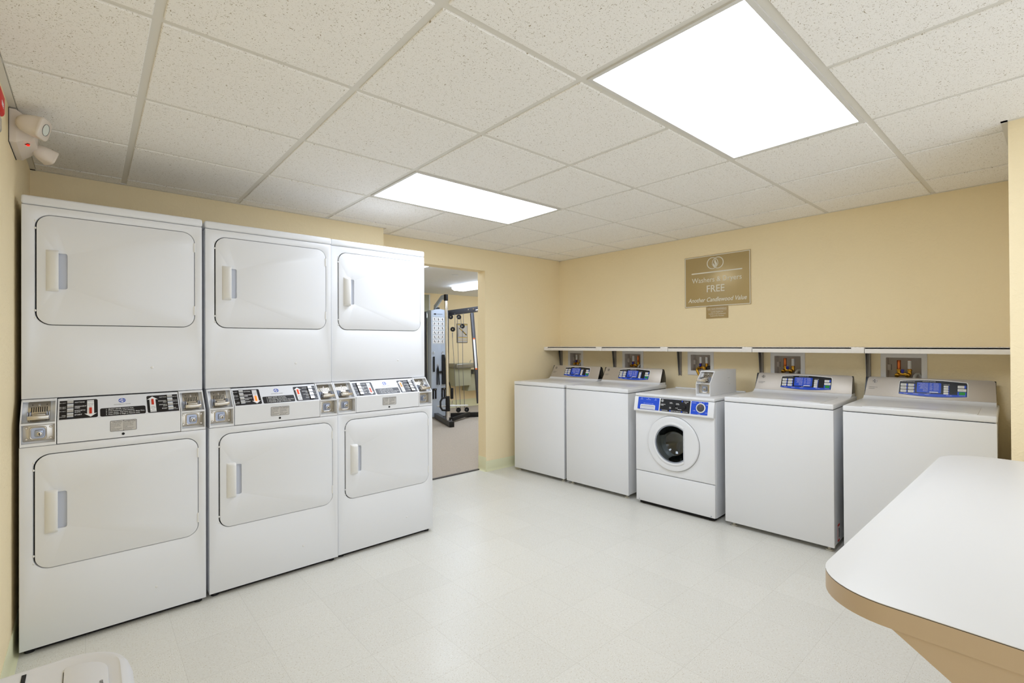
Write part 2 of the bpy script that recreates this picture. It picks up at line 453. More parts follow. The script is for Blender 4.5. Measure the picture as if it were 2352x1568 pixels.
# wall angle along the edges
mb = MB()
mb.box(XL, XL + .022, YR, YA, H - .001, H + .006)
mb.box(XL, 1.70, YA - .021, YA, H - .001, H + .006)
mb.box(1.70, XB, YA2 - .021, YA2, H - .001, H + .006)
mb.box(XB - .022, XB, -3.452, YA2, H - .001, H + .006)
mb.box(2.895, XB, -3.452, -3.43, H - .001, H + .006)
mb.box(2.895, 2.917, YR, -3.43, H - .001, H + .006)
struct(mb.build('trim_2', TBAR, smooth=False))
for k, (a, b, c, d) in enumerate(LIGHTS):
    x0, x1, y0, y1 = a * T + .014, b * T - .014, c * T + .014, d * T - .014
    lab = ['long recessed ceiling light nearest the washer wall sign, at top of the picture',
           'recessed ceiling light in front of the dryers, farther and smaller one',
           'recessed ceiling light behind the viewpoint'][k]
    t = thing('ceiling_light', lab, 'ceiling light', ((x0 + x1) / 2, (y0 + y1) / 2, H), 0, 'recessed ceiling lights')
    hx, hy = (x1 - x0) / 2, (y1 - y0) / 2
    MB().prism([(-hx, -hy), (hx, -hy), (hx, hy), (-hx, hy)], (0, 0, 0), X, Y, -0.001, 0.05,
               holes=[[(-hx + .016, -hy + .016), (hx - .016, -hy + .016), (hx - .016, hy - .016), (-hx + .016, hy - .016)]]).build('frame', FRAMEW, t, smooth=False)
    MB().box(-hx + .0165, hx - .0165, -hy + .0165, hy - .0165, .004, .012).build('diffuser', LIGHTP, t, smooth=False)
    MB().box(-hx + .01, hx - .01, -hy + .01, hy - .01, .05, .1).build('housing', FRAMEW, t, smooth=False)

# cove base
def cove(name, p0, p1, n, h=0.10):
    p0, p1, n = V(*p0, 0), V(*p1, 0), V(*n, 0)
    prof = [(0, 0), (.020, 0), (.012, .004), (.0065, .014), (.004, .03), (.004, h - .003), (.002, h), (0, h)]
    L = [[p + n * a + Z * b for a, b in prof] for p in (p0, p1)]
    return MB().loft(L)
mb = MB()
def cove_add(mb, p0, p1, n, h=0.105):
    p0, p1, n = V(*p0, 0), V(*p1, 0), V(*n, 0)
    prof = [(0, 0), (.020, 0), (.012, .004), (.0065, .014), (.004, .03), (.004, h - .003), (.002, h), (0, h)]
    mb.loft([[p + n * a + Z * b for a, b in prof] for p in (p0, p1)])
cove_add(mb, (2.925, YA2), (XB, YA2), (0, -1)); cove_add(mb, (2.925, YA2 - .004), (2.925, .455), (-1, 0), .145)
struct(mb.build('baseboard_doorway', COVE))
mb = MB(); cove_add(mb, (XL, YR), (XL, YA), (1, 0), .11); struct(mb.build('baseboard_left', COVE))
mb = MB(); cove_add(mb, (1.0, GY), (7.6, GY), (0, -1), .16); struct(mb.build('baseboard_gym', COVE))

# ================================================================== LOGO helper (monogram in a ring)
def ge_logo(mb, O, U, Vv, r, n0=0.0005, n1=0.0011):
    O, U, Vv = Vector(O), Vector(U), Vector(Vv)
    mb.prism(circ(0, 0, r, 32), O, U, Vv, n0, n1, holes=[circ(0, 0, r * .84, 32)])
    for k in range(4):
        a0 = math.radians(20 + 90 * k)
        pts = []
        for q in range(9):
            a = a0 + math.radians(62) * q / 8; rr = r * (.80 - .22 * math.sin(math.pi * q / 8)); pts.append((rr * math.cos(a), rr * math.sin(a)))
        for q in range(8, -1, -1):
            a = a0 + math.radians(62) * q / 8; rr = r * .86; pts.append((rr * math.cos(a), rr * math.sin(a)))
        mb.prism(pts, O, U, Vv, n0, n1)
    mb.text('GE', r * .98, O, U, Vv, n0, n1 - n0, shear=0.35, bold=r * .02)

# ================================================================== COIN BOX
def coin_box(parent, x0, w, h, D, out=0.0, plate_h=None):
    """housing with a slanted upper compartment (coin slide) and a lower compartment (lock); origin lower left front"""
    sl = .098 * h / .194          # height where the front starts to slope
    run = .092
    prof = [(0, 0), (0, sl), (run, h), (D, h), (D, 0)]
    t = .0045
    mb = MB()
    for a in (x0, x0 + w - t):
        mb.prism([(p[0], p[1]) for p in prof], (a, 0, 0), Y, Z, 0, t)
    xi0, xi1 = x0 + t, x0 + w - t
    mb.box(xi0, xi1, 0.001, D, 0, .012)                              # floor
    mb.box(xi0, xi1, 0.001, .075, sl - .006, sl + .002)              # shelf between compartments
    mb.box(xi0, xi1, run - .006, D, h - .010, h)                     # roof
    mb.box(xi0, xi1, D - t, D, .012, h - .01)                        # rear
    mb.prism([(.045, sl), (run + .02, h - .01), (run + .05, h - .01), (.075, sl)], (xi0, 0, 0), Y, Z, 0, xi1 - xi0)   # slanted back of upper bay
    mb.box(xi0, xi1, .040, .060, .012, sl - .006)                    # back of lower bay
    body = mb.build('coin_box', WHITE, parent, smooth=False)
    cx = x0 + w / 2
    # slanted plate
    O = V(cx, .045, sl); sv = V(0, run + .02 - .045, h - .01 - sl).normalized(); L = V(0, run + .02 - .045, h - .01 - sl).length
    N = X.cross(sv)
    k = min(1.0, L / .10)
    MB().prism(rrect(-.036, .036, .003, L - .004, .005, 4), O, X, sv, 0, .003, bev=.001).build('slide_plate', NICKEL, body)
    mb = MB()
    for q in range(8):
        u = -.0245 + q * .007; mb.prism([(u - .0016, .050 * k), (u + .0016, .050 * k), (u + .0016, .076 * k), (u - .0016, .076 * k)], O, X, sv, .0025, .0036)
    for u in (-.022, .024): mb.prism(circ(u, .088 * k, .0018, 12), O, X, sv, .0028, .0036)
    mb.build('coin_slot', DARK, body)
    MB().cyl(O + sv * .087 * k + N * .003, O + sv * .087 * k + N * .006, .0048, .004, 16).build('screw', CHROME, body)
    # slide: block, guide fins and the tray that projects forward
    c = O + sv * .030 * k
    mb = MB()
    mb.box(cx - .030, cx + .028, c.y - .055, c.y + .012, c.z - .004, c.z + .006, .0015)
    mb.box(cx - .020, cx + .022, c.y - .040, c.y + .010, c.z + .006, c.z + .013, .002)
    mb.box(cx - .034, cx + .034, c.y - .072 - out, c.y - .052 - out, c.z - .008, c.z + .009, .003)
    mb.box(cx - .026, cx + .026, c.y - .076 - out, c.y - .070 - out, c.z - .003, c.z + .003, .001)
    mb.build('coin_slide', NICKEL, body)
    for ug in ((-.035, -.027), (.026, .033)):
      mb = MB().box(cx + ug[0] - .002, cx + ug[1] + .002, c.y + .004, c.y + .012, c.z - .012, c.z - .002)
      for u in ug: mb.box(cx + u - .002, cx + u + .002, c.y - .030, c.y + .012, c.z - .012, c.z + .022, .0015)
      mb.build('slide_guide', STEELB, body)
    # lock plate
    OL = V(cx, .040, 0); z0, z1 = .017, sl - .011; zc = (z0 + z1) / 2
    mb = MB().prism(rrect(-w / 2 + t + .002, w / 2 - t - .002, z0, z1, .004, 4), OL, X, Z, 0, .003, bev=.001)
    for sx in (-1, 1):
        for sz in (z0 + .011, z1 - .011): mb.cyl(OL + X * sx * .038 + Z * sz + V(0, -.003, 0), OL + X * sx * .038 + Z * sz + V(0, -.006, 0), .0055, .004, 16)
    mb.prism(rrect(-.030, .026, zc - .029, zc + .029, .013, 6), OL, X, Z, .003, .008, bev=.003, holes=[rrect(-.024, .020, zc - .023, zc + .023, .009, 6)])
    mb.build('lock_plate', NICKEL, body)
    MB().prism(rrect(-.024, .020, zc - .023, zc + .023, .009, 6), OL, X, Z, .0031, .005).prism(rrect(-.012, .016, zc - .016, zc + .014, .006, 5), OL, X, Z, .004, .018, bev=.003).build('lock_housing', STEELB, body)
    MB().cyl(OL + V(.003, -.016, zc - .002), OL + V(.003, -.026, zc - .002), .0095, .0085, 24, .001).build('lock_cylinder', NICKEL, body)
    MB().cyl(OL + V(.003, -.0255, zc - .001), OL + V(.003, -.0266, zc - .001), .0028, None, 12).box(cx + .0018, cx + .0042, .0134, .0148, zc - .009, zc - .001).build('keyhole', DARK, body)
    return body

# ================================================================== STACKED DRYERS
DW = .676
def make_dryer():
    t = thing('stacked_dryer', '', 'dryer')
    def cabinet(name, yf, z0, z1, top=None):
        # box body with a front skin that has a rounded opening for the door
        dz0, dz1 = (.355, .845) if name == 'lower_cabinet' else (1.413, 1.904)
        hole = rrect(.043, .643, dz0 - .003, dz1 + .003, .056, 10)
        mb = MB()
        mb.box(0, DW, yf + .016, .80, z0, z1, .003)
        mb.prism([(.0, z0), (DW, z0), (DW, z1), (0, z1)], (0, yf + .0162, 0), X, Z, 0, .0162, bev=.004, holes=[hole])
        return mb.build(name, WHITE, t)
    low = cabinet('lower_cabinet', 0, .022, .884)
    up = cabinet('upper_cabinet', .10, 1.082, 1.943)
    MB().box(-.002, DW + .002, .098, .80, 1.945, 1.985, .010, 3).build('top_panel', WHITE, t)
    MB().box(.02, DW - .02, .03, .78, .004, .024).build('gap_shade', DARK, t)  # dark block painting the shade in the gap under the cabinet
    for sx in (.03, DW - .03):
        for sy in (.04, .74): MB().cyl((sx, sy, 0), (sx, sy, .022), .018, .014, 16).build('foot', RUBBER, t)
    for (yf, z0, z1) in ((.10, 1.413, 1.904), (0, .355, .845)):
        # dark strip that paints the shade in the groove round the door
        zc = (z0 + z1) / 2 + .0
        hz0, hz1 = z0 + .15, z1 - .155
        O = (0, yf + .015, 0)
        hole = rrect(.112, .150, hz0 + .012, hz1 - .012, .008, 4)
        door = MB().prism(rrect(.0485, .640, z0, z1, .052, 10), O, X, Z, 0, .016, bev=.0025, holes=[hole]).build('door', WHITE, t)
        MB().prism(rrect(.044, .642, z0 - .002, z1 + .002, .055, 10), (0, yf + .0158, 0), X, Z, 0, .002, holes=[rrect(.06, .63, z0 + .012, z1 - .012, .05, 10)]).build('groove_shade', DARK, door)
        # handle grip: a swelling shell open to the right, and the shallow cup beside it
        prof = [(.078, 0), (.080, -.005), (.086, -.013), (.096, -.0195), (.108, -.0225), (.1185, -.0225), (.1205, -.020), (.1205, -.017), (.1165, -.016), (.1165, 0)]
        loops = []
        for zz, f in ((hz0, .25), (hz0 + .003, .6), (hz0 + .008, .85), (hz0 + .016, 1), (hz1 - .016, 1), (hz1 - .008, .85), (hz1 - .003, .6), (hz1, .25)):
            loops.append([V(p[0], yf - .001 + p[1] * f, zz) for p in prof])
        MB().loft(loops).build('door_handle', PLAST, door, ang=50)
        MB().prism(rrect(.110, .152, hz0 + .010, hz1 - .010, .009, 4), (0, yf + .0150, 0), X, Z, 0, .002).build('handle_recess', BLUEG, door)
        for zz in (z0 + .085, z1 - .075):
            MB().cyl((.6415, yf - .001, zz - .024), (.6415, yf - .001, zz + .024), .0032, None, 10).box(.6365, .6415, yf - .0025, yf, zz - .022, zz + .022).build('hinge', PLAST, door)
        for zz in (z0 + .03, z0 + .062, z1 - .062, z1 - .03):
            MB().sphere((.0445, yf - .0005, zz), .0035, .002, .005, 10).build('door_bumper', PLAST, door)
    for (yf, zz, xx) in ((.10, 1.206, .462), (0, .146, .470)):
        MB().sphere((xx, yf, zz), .0062, .003, .0062, 16).build('hole_plug', PLAST, t)
    # middle control panel
    pz0, pz1 = .888, 1.076
    x0, x1 = .118, .567
    sl, run = .985, .092
    mb = MB().prism([(0, pz0), (0, sl), (run, pz1 - .002), (run + .006, pz1), (.2, pz1), (.2, pz0)], (x0, 0, 0), Y, Z, 0, x1 - x0)
    pan = mb.build('control_panel', WHITE, t)
    MB().box(.01, DW - .01, .14, .70, .90, 1.0815).build('inner_frame', DARK, t)
    O, U, S = basis((0, 0, sl), (0, run, pz1 - .002 - sl))
    L = V(0, run, pz1 - .002 - sl).length
    N = X.cross(S)
    MB().prism(rrect(.122, .564, .004, L - .004, .002, 2), O, U, S, .0002, .0010).build('silver_decal', SILVERD, pan)
    for r_ in (rrect(.124, .254, .007, L - .012, (.008, .008, 0, 0), 5), rrect(.262, .430, .007, .056, .007, 5), rrect(.437, .5625, .007, L - .012, (0, 0, .008, .008), 5)):
        MB().prism(r_, O, U, S, .0008, .0016).build('black_decal', DECALB, pan)
    mb = MB(); ge_logo(mb, O + U * .343 + S * (L - .030), U, S, .0135, .0009, .0016); mb.build('logo', GEBLUE, pan)
    MB().text('COMMERCIAL DRYER', .0065, O + U * .343 + S * (L - .054), U, S, .0009, .0005).build('lettering', GTEXT, pan)
    mb = MB()
    for q, s_ in enumerate(('1.  SELECT DRYER, load and close.', '2.  Press Pushbutton cycle selection.', '3.  Insert Coins.  Add more coins for Extra Time.', '4.  Press START to Begin or Resume cycle.')):
        mb.text(s_, .0078, O + U * .282 + S * (.0475 - .0105 * q), U, S, .0016, .0005, 'LEFT', bold=.0001, w=.92)
    top = L - .026
    for q, s_ in enumerate((('COTTONS',), ('PERMANENT', 'PRESS'), ('SYNTHETIC', 'KNITS'), ('START',))):
        for k, a in enumerate(s_): mb.text(a, .0078 if s_[0] != 'START' else .0095, O + U * .1745 + S * (top - .0245 * q - .009 * k), U, S, .0016, .0005, 'LEFT', bold=.0001, w=.9)
    for q, s_ in enumerate((('HIGH HEAT',), ('MED HEAT', 'LOW HEAT'), ('LOW HEAT',), ('PRESS', 'TO START'))):
        for k, a in enumerate(s_): mb.text(a, .0058, O + U * .1455 + S * (top - .0245 * q - .008 * k), U, S, .0016, .0005, 'RIGHT', w=.9)
    for q, s_ in enumerate((('COTTONS',), ('PERMANENT', 'PRESS'), ('SYNTHETIC', 'KNITS'), ('START',))):
        for k, a in enumerate(s_): mb.text(a, .0072 if s_[0] != 'START' else .009, O + U * .5165 + S * (top - .0245 * q - .009 * k), U, S, .0016, .0005, 'RIGHT', bold=.0001, w=.85)
    for q, s_ in enumerate((('HIGH HEAT',), ('MED HEAT', 'LOW HEAT'), ('LOW HEAT',), ('PRESS', 'TO START'))):
        for k, a in enumerate(s_): mb.text(a, .0052, O + U * .5415 + S * (top - .0245 * q - .008 * k), U, S, .0016, .0005, 'LEFT', w=.75)
    mb.build('lettering', WTEXT, pan)
    for uc in (.160, .529):
        mb = MB()
        for q in range(4):
            v0 = .0135 + q * .0262
            pts = [(0, v0), (.0095, v0 + .001), (.0105, v0 + .012), (.0065, v0 + .0245), (0, v0 + .0248)]
            mb.prism([(p[0], p[1]) for p in pts], O + U * (uc - .0105), N, S, 0, 0.0001) if False else None
            a = [O + U * (uc - .0105) + S * p[1] + N * (p[0] + .001) for p in pts]; b = [p + U * .021 for p in a]
            mb.loft([a, b])
        mb.build('rocker_switch', CHROME, pan, ang=30)
    # arrows with an indicator lamp
    for uc, up in ((.229, False), (.4595, True)):
        v0, v1 = .012, L - .018
        def fl(p): return (uc + p[0], (v0 + v1) - p[1] if up else p[1])
        pts = [(0, v0), (.0215, v0 + .020), (.0120, v0 + .0185), (.0120, v1 - .008), (-.0120, v1 - .008), (-.0120, v0 + .0185), (-.0215, v0 + .020)]
        mb = MB().prism([fl(p) for p in pts], O, U, S, .0014, .0022)
        mb.prism([fl(p) for p in ((-.012, v1 - .006), (.012, v1 - .006), (.012, v1), (-.012, v1))], O, U, S, .0014, .0022)
        ar = mb.build('arrow_decal', WTEXT, pan)
        li = [fl(p) for p in ((-.0045, v0 + .018), (.0045, v0 + .018), (.0045, v0 + .052), (-.0045, v0 + .052))]
        MB().prism(li, O, U, S, .0022, .006, bev=.001).build('indicator_lamp', REDD, ar)
        mb = MB(); w0 = 'UPPER' if up else 'LOWER'
        yy = (lambda v: (v0 + v1) - v) if up else (lambda v: v)
        for k, s_ in enumerate((w0, 'DRYER', 'ON')):
            base = yy(v1 - .020) - (.009 * (k if not up else k - 1.4)); mb.text(s_, .0062, O + U * uc + S * base, U, S, .0022, .0004)
        mb.build('lettering', GTEXT, ar)
    # caution label and lock hole
    OF = V(0, 0, 0)
    lab = MB().prism(rrect(.297, .394, .918, .968, .004, 4), OF, X, Z, .0003, .0012).build('caution_label', KTEXT, pan)
    MB().prism(rrect(.2985, .345, .9195, .9665, .003, 4), OF, X, Z, .0010, .0016).prism(rrect(.3458, .3925, .9195, .9665, .003, 4), OF, X, Z, .0010, .0016).build('label_field', LABELG, lab)
    mb = MB(); mb.text('CAUTION', .0075, V(.322, 0, .9605), X, Z, .0017, .0004); mb.text('ATTENTION', .0075, V(.369, 0, .9605), X, Z, .0017, .0004)
    rows = ['Do not dry items with', 'oil or foam rubber in', 'this dryer at any time', 'or heat.', 'Clean lint screen before', 'every load is dried.']
    for cxx in (.301, .3475):
        for q, s_ in enumerate(rows): mb.text(s_, .0042, V(cxx, 0, .9535 - .0058 * q), X, Z, .0017, .0003, 'LEFT', w=.92)
    mb.build('lettering', KTEXT, lab)
    MB().cyl((.344, .0, .9035), (.344, -.0012, .9035), .0058, None, 20).build('lock_hole', DARK, pan)
    for x0_, w_ in ((.002, .113), (.5695, .105)):
        rt = bpy.data.objects.new('coin_box_mount', None)
        bx = coin_box(t, x0_, w_, .194, .22); bx.location = (0, 0, .886)
        bpy.data.objects.remove(rt)
    return t
d0 = make_dryer()
spots = [(-.380, -.703, .006, 'white stacked coin dryer against the left wall, nearest the waste bin'),
         (.3120, -.687, .006, 'white stacked coin dryer in the middle of the row of three'),
         (.9925, -.671, .006, 'white stacked coin dryer beside the gym doorway, rightmost of the three')]
def deep(o):
    out = [o]
    for c in [x for x in bpy.data.objects if x.parent == o]: out += deep(c)
    return out
bpy.context.view_layer.update()
for i, (x, y, r, lab) in enumerate(spots):
    d = d0 if i == 0 else copy_tree(d0)
    d.location = (x, y, 0); d.rotation_euler = (0, 0, r)
    d['label'] = lab; d['category'] = 'dryer'; d['group'] = 'stacked dryers against the back wall'
    if i:
        lamps = [q for q in deep(d) if q.name.startswith('indicator_lamp')]
        for k, q in enumerate(lamps):
            q.data = q.data.copy(); q.data.materials.clear()
            lit = (i == 1 and k == 0) or (i == 2 and k == 1)
            q.data.materials.append(ORANGEON if lit else ORANGE)

# ================================================================== TOP-LOAD WASHERS
WW, WD = .672, .68
def make_washer():
    t = thing('top_load_washer', '', 'washing machine')
    MB().box(.004, WW - .004, .024, WD - .02, .032, .8885, .003).build('cabinet', WHITE, t)
    MB().box(0, WW, 0, .022, .030, .8885, .004, 2).build('front_panel', WHITE, t)
    # top: slab with a rounded front edge
    MB().box(-.001, WW + .001, -.002, WD - .02, .892, .926, .008, 3).build('top_panel', WHITE, t)
    MB().box(.006, WW - .006, .006, WD - .03, .884, .894).build('seam', DARK, t)
    # lid: low pillow with a bowed front ridge
    mb = MB()
    n = 12; loopsA = []
    mb.prism(rrect(.095, .600, .012, .470, .010, 4), (0, 0, .926), X, Y, 0, .0032, bev=.002)
    bow = [(.14 + .42 * k / n, .05 + .075 * math.sin(math.pi * k / n)) for k in range(n + 1)]
    mb.prism([(.14, .030)] + bow + [(.56, .030)], (0, 0, .926), X, Y, .0028, .0048, bev=.0018)
    lid = mb.build('lid', WHITE, t)
    # rear riser
    prof = [(.505, .926), (.535, .930), (.552, .938), (.560, .947), (.575, .947), (.66, .947), (.66, .90), (.505, .90)]
    MB().prism(prof, (.010, 0, 0), Y, Z, 0, WW - .020, bev=.002).build('console_base', WHITE, t)
    b0, b1 = V(0, .561, .946), V(0, .618, 1.073)
    prof = [(.563, .930), (.563, .944), (.622, 1.071), (.634, 1.070), (.648, 1.055), (.668, .99), (.674, .90), (.60, .90)]
    MB().prism(prof, (.012, 0, 0), Y, Z, 0, WW - .024, bev=.002).build('console_end', BLACKP, t)
    S = (b1 - b0).normalized(); L = (b1 - b0).length; O = b0
    # trapezoid silver face with round upper corners
    def trap(x0b, x1b, x0t, x1t, v0, v1, r=.018):
        pts = [(x0b, v0), (x1b, v0)]
        for k in range(6):
            a = math.radians(90 * k / 5); pts.append((x1t - r + r * math.cos(a), v1 - r + r * math.sin(a)))
        for k in range(6):
            a = math.radians(90 + 90 * k / 5); pts.append((x0t + r + r * math.cos(a), v1 - r + r * math.sin(a)))
        return pts
    con = MB().prism(trap(.014, WW - .010, .026, WW - .014, 0, L), O, X, S, .0005, .004, bev=.0015).build('console', SILVERP, t)
    # control panel
    def bowed(x0, x1, vb, vt, bb, bt, n=14, cr=.010):
        lo = [(x0 + (x1 - x0) * k / n, vb - bb * math.sin(math.pi * k / n)) for k in range(n + 1)]
        hi = [(x1 - (x1 - x0) * k / n, vt + bt * math.sin(math.pi * k / n)) for k in range(n + 1)]
        hi[0] = (x1, vt - cr); hi[-1] = (x0 + .006, vt - cr * .2); hi.insert(1, (x1 - .004, vt + .001)); hi.append((x0 + .003, vt - cr))
        return lo + hi
    pb, pt = .024, L - .024
    MB().prism(bowed(.197, .537, pb - .001, pt + .0035, .012, .012), O, X, S, .0038, .0048).build('panel_trim', WTEXT, con)
    pan = MB().prism(bowed(.199, .533, pb, pt, .012, .010), O, X, S, .0042, .0056).build('keypad', BLACKP, con)
    # blue band
    lo = [(.202 + .328 * k / 14, pb + .0015 - .0115 * math.sin(math.pi * k / 14)) for k in range(15)]
    MB().prism(lo + [(.530, pb + .010), (.202, pb + .010)], O, X, S, .0055, .0061).prism([(.488, pb + .008), (.529, pb + .008), (.529, pb + .032), (.488, pb + .032)], O, X, S, .0055, .0061).build('blue_band', BLUE, con)
    MB().prism(rrect(.291, .411, pb + .016, pt - .006, .005, 4), O, X, S, .0055, .0062).build('blue_display', BLUE, con)
    k0 = (pt - pb - .012) / .090
    mb = MB(); mc = MB()
    for cx_ in (.208, .247):
        for q in range(3):
            v = pb + .013 + q * .0245 * k0
            MB().prism(rrect(cx_, cx_ + .030, v, v + .0195 * k0, .002, 2), O, X, S, .0056, .0080, bev=.0008).build('button', PLAST, con)
            mc.prism(rrect(cx_ + .0295, cx_ + .0355, v + .001, v + .0185 * k0, .001, 2), O, X, S, .0056, .0066)
    for q in range(4):
        v = pb + .010 + q * .0175 * k0
        MB().prism(rrect(.423, .446, v, v + .0145 * k0, .002, 2), O, X, S, .0056, .0080, bev=.0008).build('button', PLAST, con)
        mc.prism(rrect(.4455, .4500, v + .001, v + .0135 * k0, .001, 2), O, X, S, .0056, .0066)
    for v, w_ in ((pb + .034, .040), (pb + .034 + .0245 * k0, .031)):
        MB().prism(rrect(.489, .489 + w_, v, v + .0195 * k0, .002, 2), O, X, S, .0056, .0080, bev=.0008).build('button', PLAST, con)
    mc.prism(rrect(.5195, .528, pb + .0345 + .0245 * k0, pb + .053 + .0245 * k0, .001, 2), O, X, S, .0056, .0066)
    mc.build('button_lamp', BLUE, con)
    MB().prism([(.496, pb + .012), (.524, pb + .012), (.524, pb + .030), (.496, pb + .030)], O, X, S, .0060, .0066).build('time_display', GREENL, con)
    mb = MB()
    mb.text('CLOTHES CARE SELECTION', .0062, O + X * .245 + S * (pt - .0035), X, S, .0057, .0004, w=.9)
    mb.text('AUTOMATIC SETTINGS', .0062, O + X * .351 + S * (pt + .0015), X, S, .0057, .0004)
    mb.text('LOAD SIZE', .0060, O + X * .437 + S * (pb + .086 * k0), X, S, .0057, .0004)
    mb.text('STATUS', .0055, O + X * .351 + S * (pb + .0125), X, S, .0062, .0004)
    rows = [('CLOTHES CARE CYCLE', 'WASH', 'RINSE/SPIN'), ('WHITES/COTTONS', 'HOT', 'COLD/HIGH'), ('COLORED/COTTONS', 'WARM', 'COLD/HIGH'), ('BRIGHT COLORS', 'COLD', 'COLD/LOW'), ('PERMANENT PRESS', 'WARM', 'COLD/LOW'), ('DELICATES', 'COLD', 'COLD/LOW'), ('SPIN ONLY', '-', '')]
    for q, (a, b, c) in enumerate(rows):
        v = pt - .012 - q * .0098 * k0
        mb.text(a, .0060, O + X * .347 + S * v, X, S, .0063, .0004, 'RIGHT', w=.8)
        mb.text(b, .0060, O + X * .355 + S * v, X, S, .0063, .0004, 'LEFT', w=.8); mb.text(c, .0060, O + X * .374 + S * v, X, S, .0063, .0004, 'LEFT', w=.8)
    mb.prism(rrect(.355, .398, pb + .0185, pb + .0245, .002, 3), O, X, S, .0062, .0068)
    for u, s_ in ((.238, 'FILLING'), (.288, 'WASHING'), (.345, 'RINSING'), (.452, 'FINAL SPIN')): mb.text(s_ + '  -', .0055, O + X * u + S * (pb + .0035), X, S, .0062, .0004)
    mb.text('ESTIMATED TIME', .0040, O + X * .509 + S * (pb + .0065), X, S, .0062, .0004)
    mb.build('lettering', WTEXT, con)
    mb = MB()
    for cx_ in (.208, .247):
        for q, s_ in enumerate((('DELICATE', 'CYCLE'), ('COLORED', 'COTTONS'), ('WHITE', 'COTTONS'))):
            v = pb + .013 + q * .0245 * k0 + .0098 * k0
            for k, a in enumerate(s_): mb.text(a, .0048, O + X * (cx_ + .015) + S * (v + .003 - .006 * k), X, S, .0081, .0003)
    for v, s_ in ((pb + .034 + .0098 * k0, 'CANCEL'), (pb + .034 + .0343 * k0, 'START')): mb.text(s_, .0060, O + X * .505 + S * v, X, S, .0081, .0003)
    mb.build('button_lettering', GTEXT, con)
    mb = MB()
    mb.prism(circ(.066, L - .032, .0135, 28), O, X, S, .0042, .0050)
    lg = mb.build('logo', KTEXT, con)
    mb = MB(); ge_logo(mb, O + X * .066 + S * (L - .032), X, S, .0125, .0050, .0056); mb.build('logo_monogram', SILVERP, con)
    MB().text('COMMERCIAL', .0080, O + X * .034 + S * (.062), X, S, .0042, .0005, 'LEFT').text('LAUNDRY', .0080, O + X * .034 + S * (.051), X, S, .0042, .0005, 'LEFT').build('lettering', GTEXT, con)
    for sx in (.050, WW - .035):
        for sy in (.035, WD - .07):
            MB().cyl((sx, sy, 0), (sx, sy, .009), .021, .021, 20, .003).cyl((sx, sy, .009), (sx, sy, .034), .010, None, 16).build('leveling_foot', mat('grey_rubber_foot', (188, 184, 172), .6), t)
    return t
w0 = make_washer()
A0 = math.radians(-90 + 2.9)
wspots = [(3.192, .186, 1.0, 'white top-load washer in the corner beside the doorway wall'),
          (3.227, -.5135, 1.0, 'white top-load washer second from the corner, left of the front-load washer'),
          (3.302, -1.9876, 1.0, 'white top-load washer right of the front-load washer, red sticker low on its side'),
          (3.338, -2.708, 1.0, 'white top-load washer at the right end of the row, behind the folding table')]
washers = []
for i, (x, y, s_, lab) in enumerate(wspots):
    d = w0 if i == 0 else copy_tree(w0)
    d.location = (x, y, 0); d.rotation_euler = (0, 0, A0)
    d.scale = (1, 1, 1)
    d['label'] = lab; d['category'] = 'washing machine'; d['group'] = 'top-load washers along the right wall'
    washers.append(d)
# sticker on the side of the washer right of the front loader
w4 = washers[2]
st = MB().prism(rrect(.100, .150, .040, .150, .002, 2), (WW - .004, 0, 0), Y, Z, .0003, .0010).build('warning_sticker', STICKR, w4)
st['label'] = 'white warning sticker with red borders'
MB().prism([(.103, .055), (.147, .055), (.147, .137), (.103, .137)], (WW - .004, 0, 0), Y, Z, .0009, .0016).build('sticker_field', WTEXT, st)
mb = MB()
mb.tube([(WW - .002, .118, .07), (WW - .002, .125, .10), (WW - .002, .122, .125)], .0012, 6).tube([(WW - .002, .132, .065), (WW - .002, .136, .095), (WW - .002, .130, .125)], .0012, 6)
mb.build('sticker_print', KTEXT, st)

# ================================================================== FRONT-LOAD WASHER
fl = thing('front_load_washer', 'white front-load washer with round glass door and blue panels', 'washing machine', (3.245, -1.272, 0), A0)
FW = .655
def fbox(*a): return MB().box(*a)
fbody = MB()
cxd, czd = .328, .532
fbody.prism([(0.001, .278), (FW - .001, .278), (FW - .001, .765), (.001, .765)], (0, .016, 0), X, Z, 0, .016, bev=.003, holes=[circ(cxd + .004, czd, .150, 48)])
fbody.box(.003, FW - .003, .0165, .020, .03, .27)
fbody.prism([(.003, .03), (FW - .003, .03), (FW - .003, .862), (.003, .862)], (0, .030, 0), X, Z, 0, .0135, holes=[circ(cxd + .004, czd, .150, 48)])
fbody.box(.002, .010, .03, .66, .026, .879).box(FW - .010, FW - .002, .03, .66, .026, .879).box(.01, FW - .01, .65, .66, .026, .879).box(.01, FW - .01, .03, .66, .026, .034)
fbody.build('cabinet', WHITE, fl)
MB().box(.001, FW - .001, .0, .018, .030, .272, .005).build('lower_panel', WHITE, fl)
for u in (.03, FW - .03): MB().cyl((u, .0, .042), (u, -.002, .042), .004, None, 12).build('screw', STEELB, fl)
MB().box(.02, FW - .02, .03, .64, .004, .027).build('gap_shade', DARK, fl)  # shade under the machine, put in as a dark block
for sx in (.05, FW - .05):
    for sy in (.05, .60): MB().cyl((sx, sy, 0), (sx, sy, .03), .02, None, 16).build('foot', RUBBER, fl)
MB().box(-.001, FW + .001, -.004, .66, .882, .906, .009, 3).build('top_panel', WHITE, fl)
MB().box(.02, FW - .02, .640, .658, .902, .914, .004).build('rear_ledge', WHITE, fl)
MB().box(.006, FW - .006, .008, .65, .87, .884).build('seam', DARK, fl)
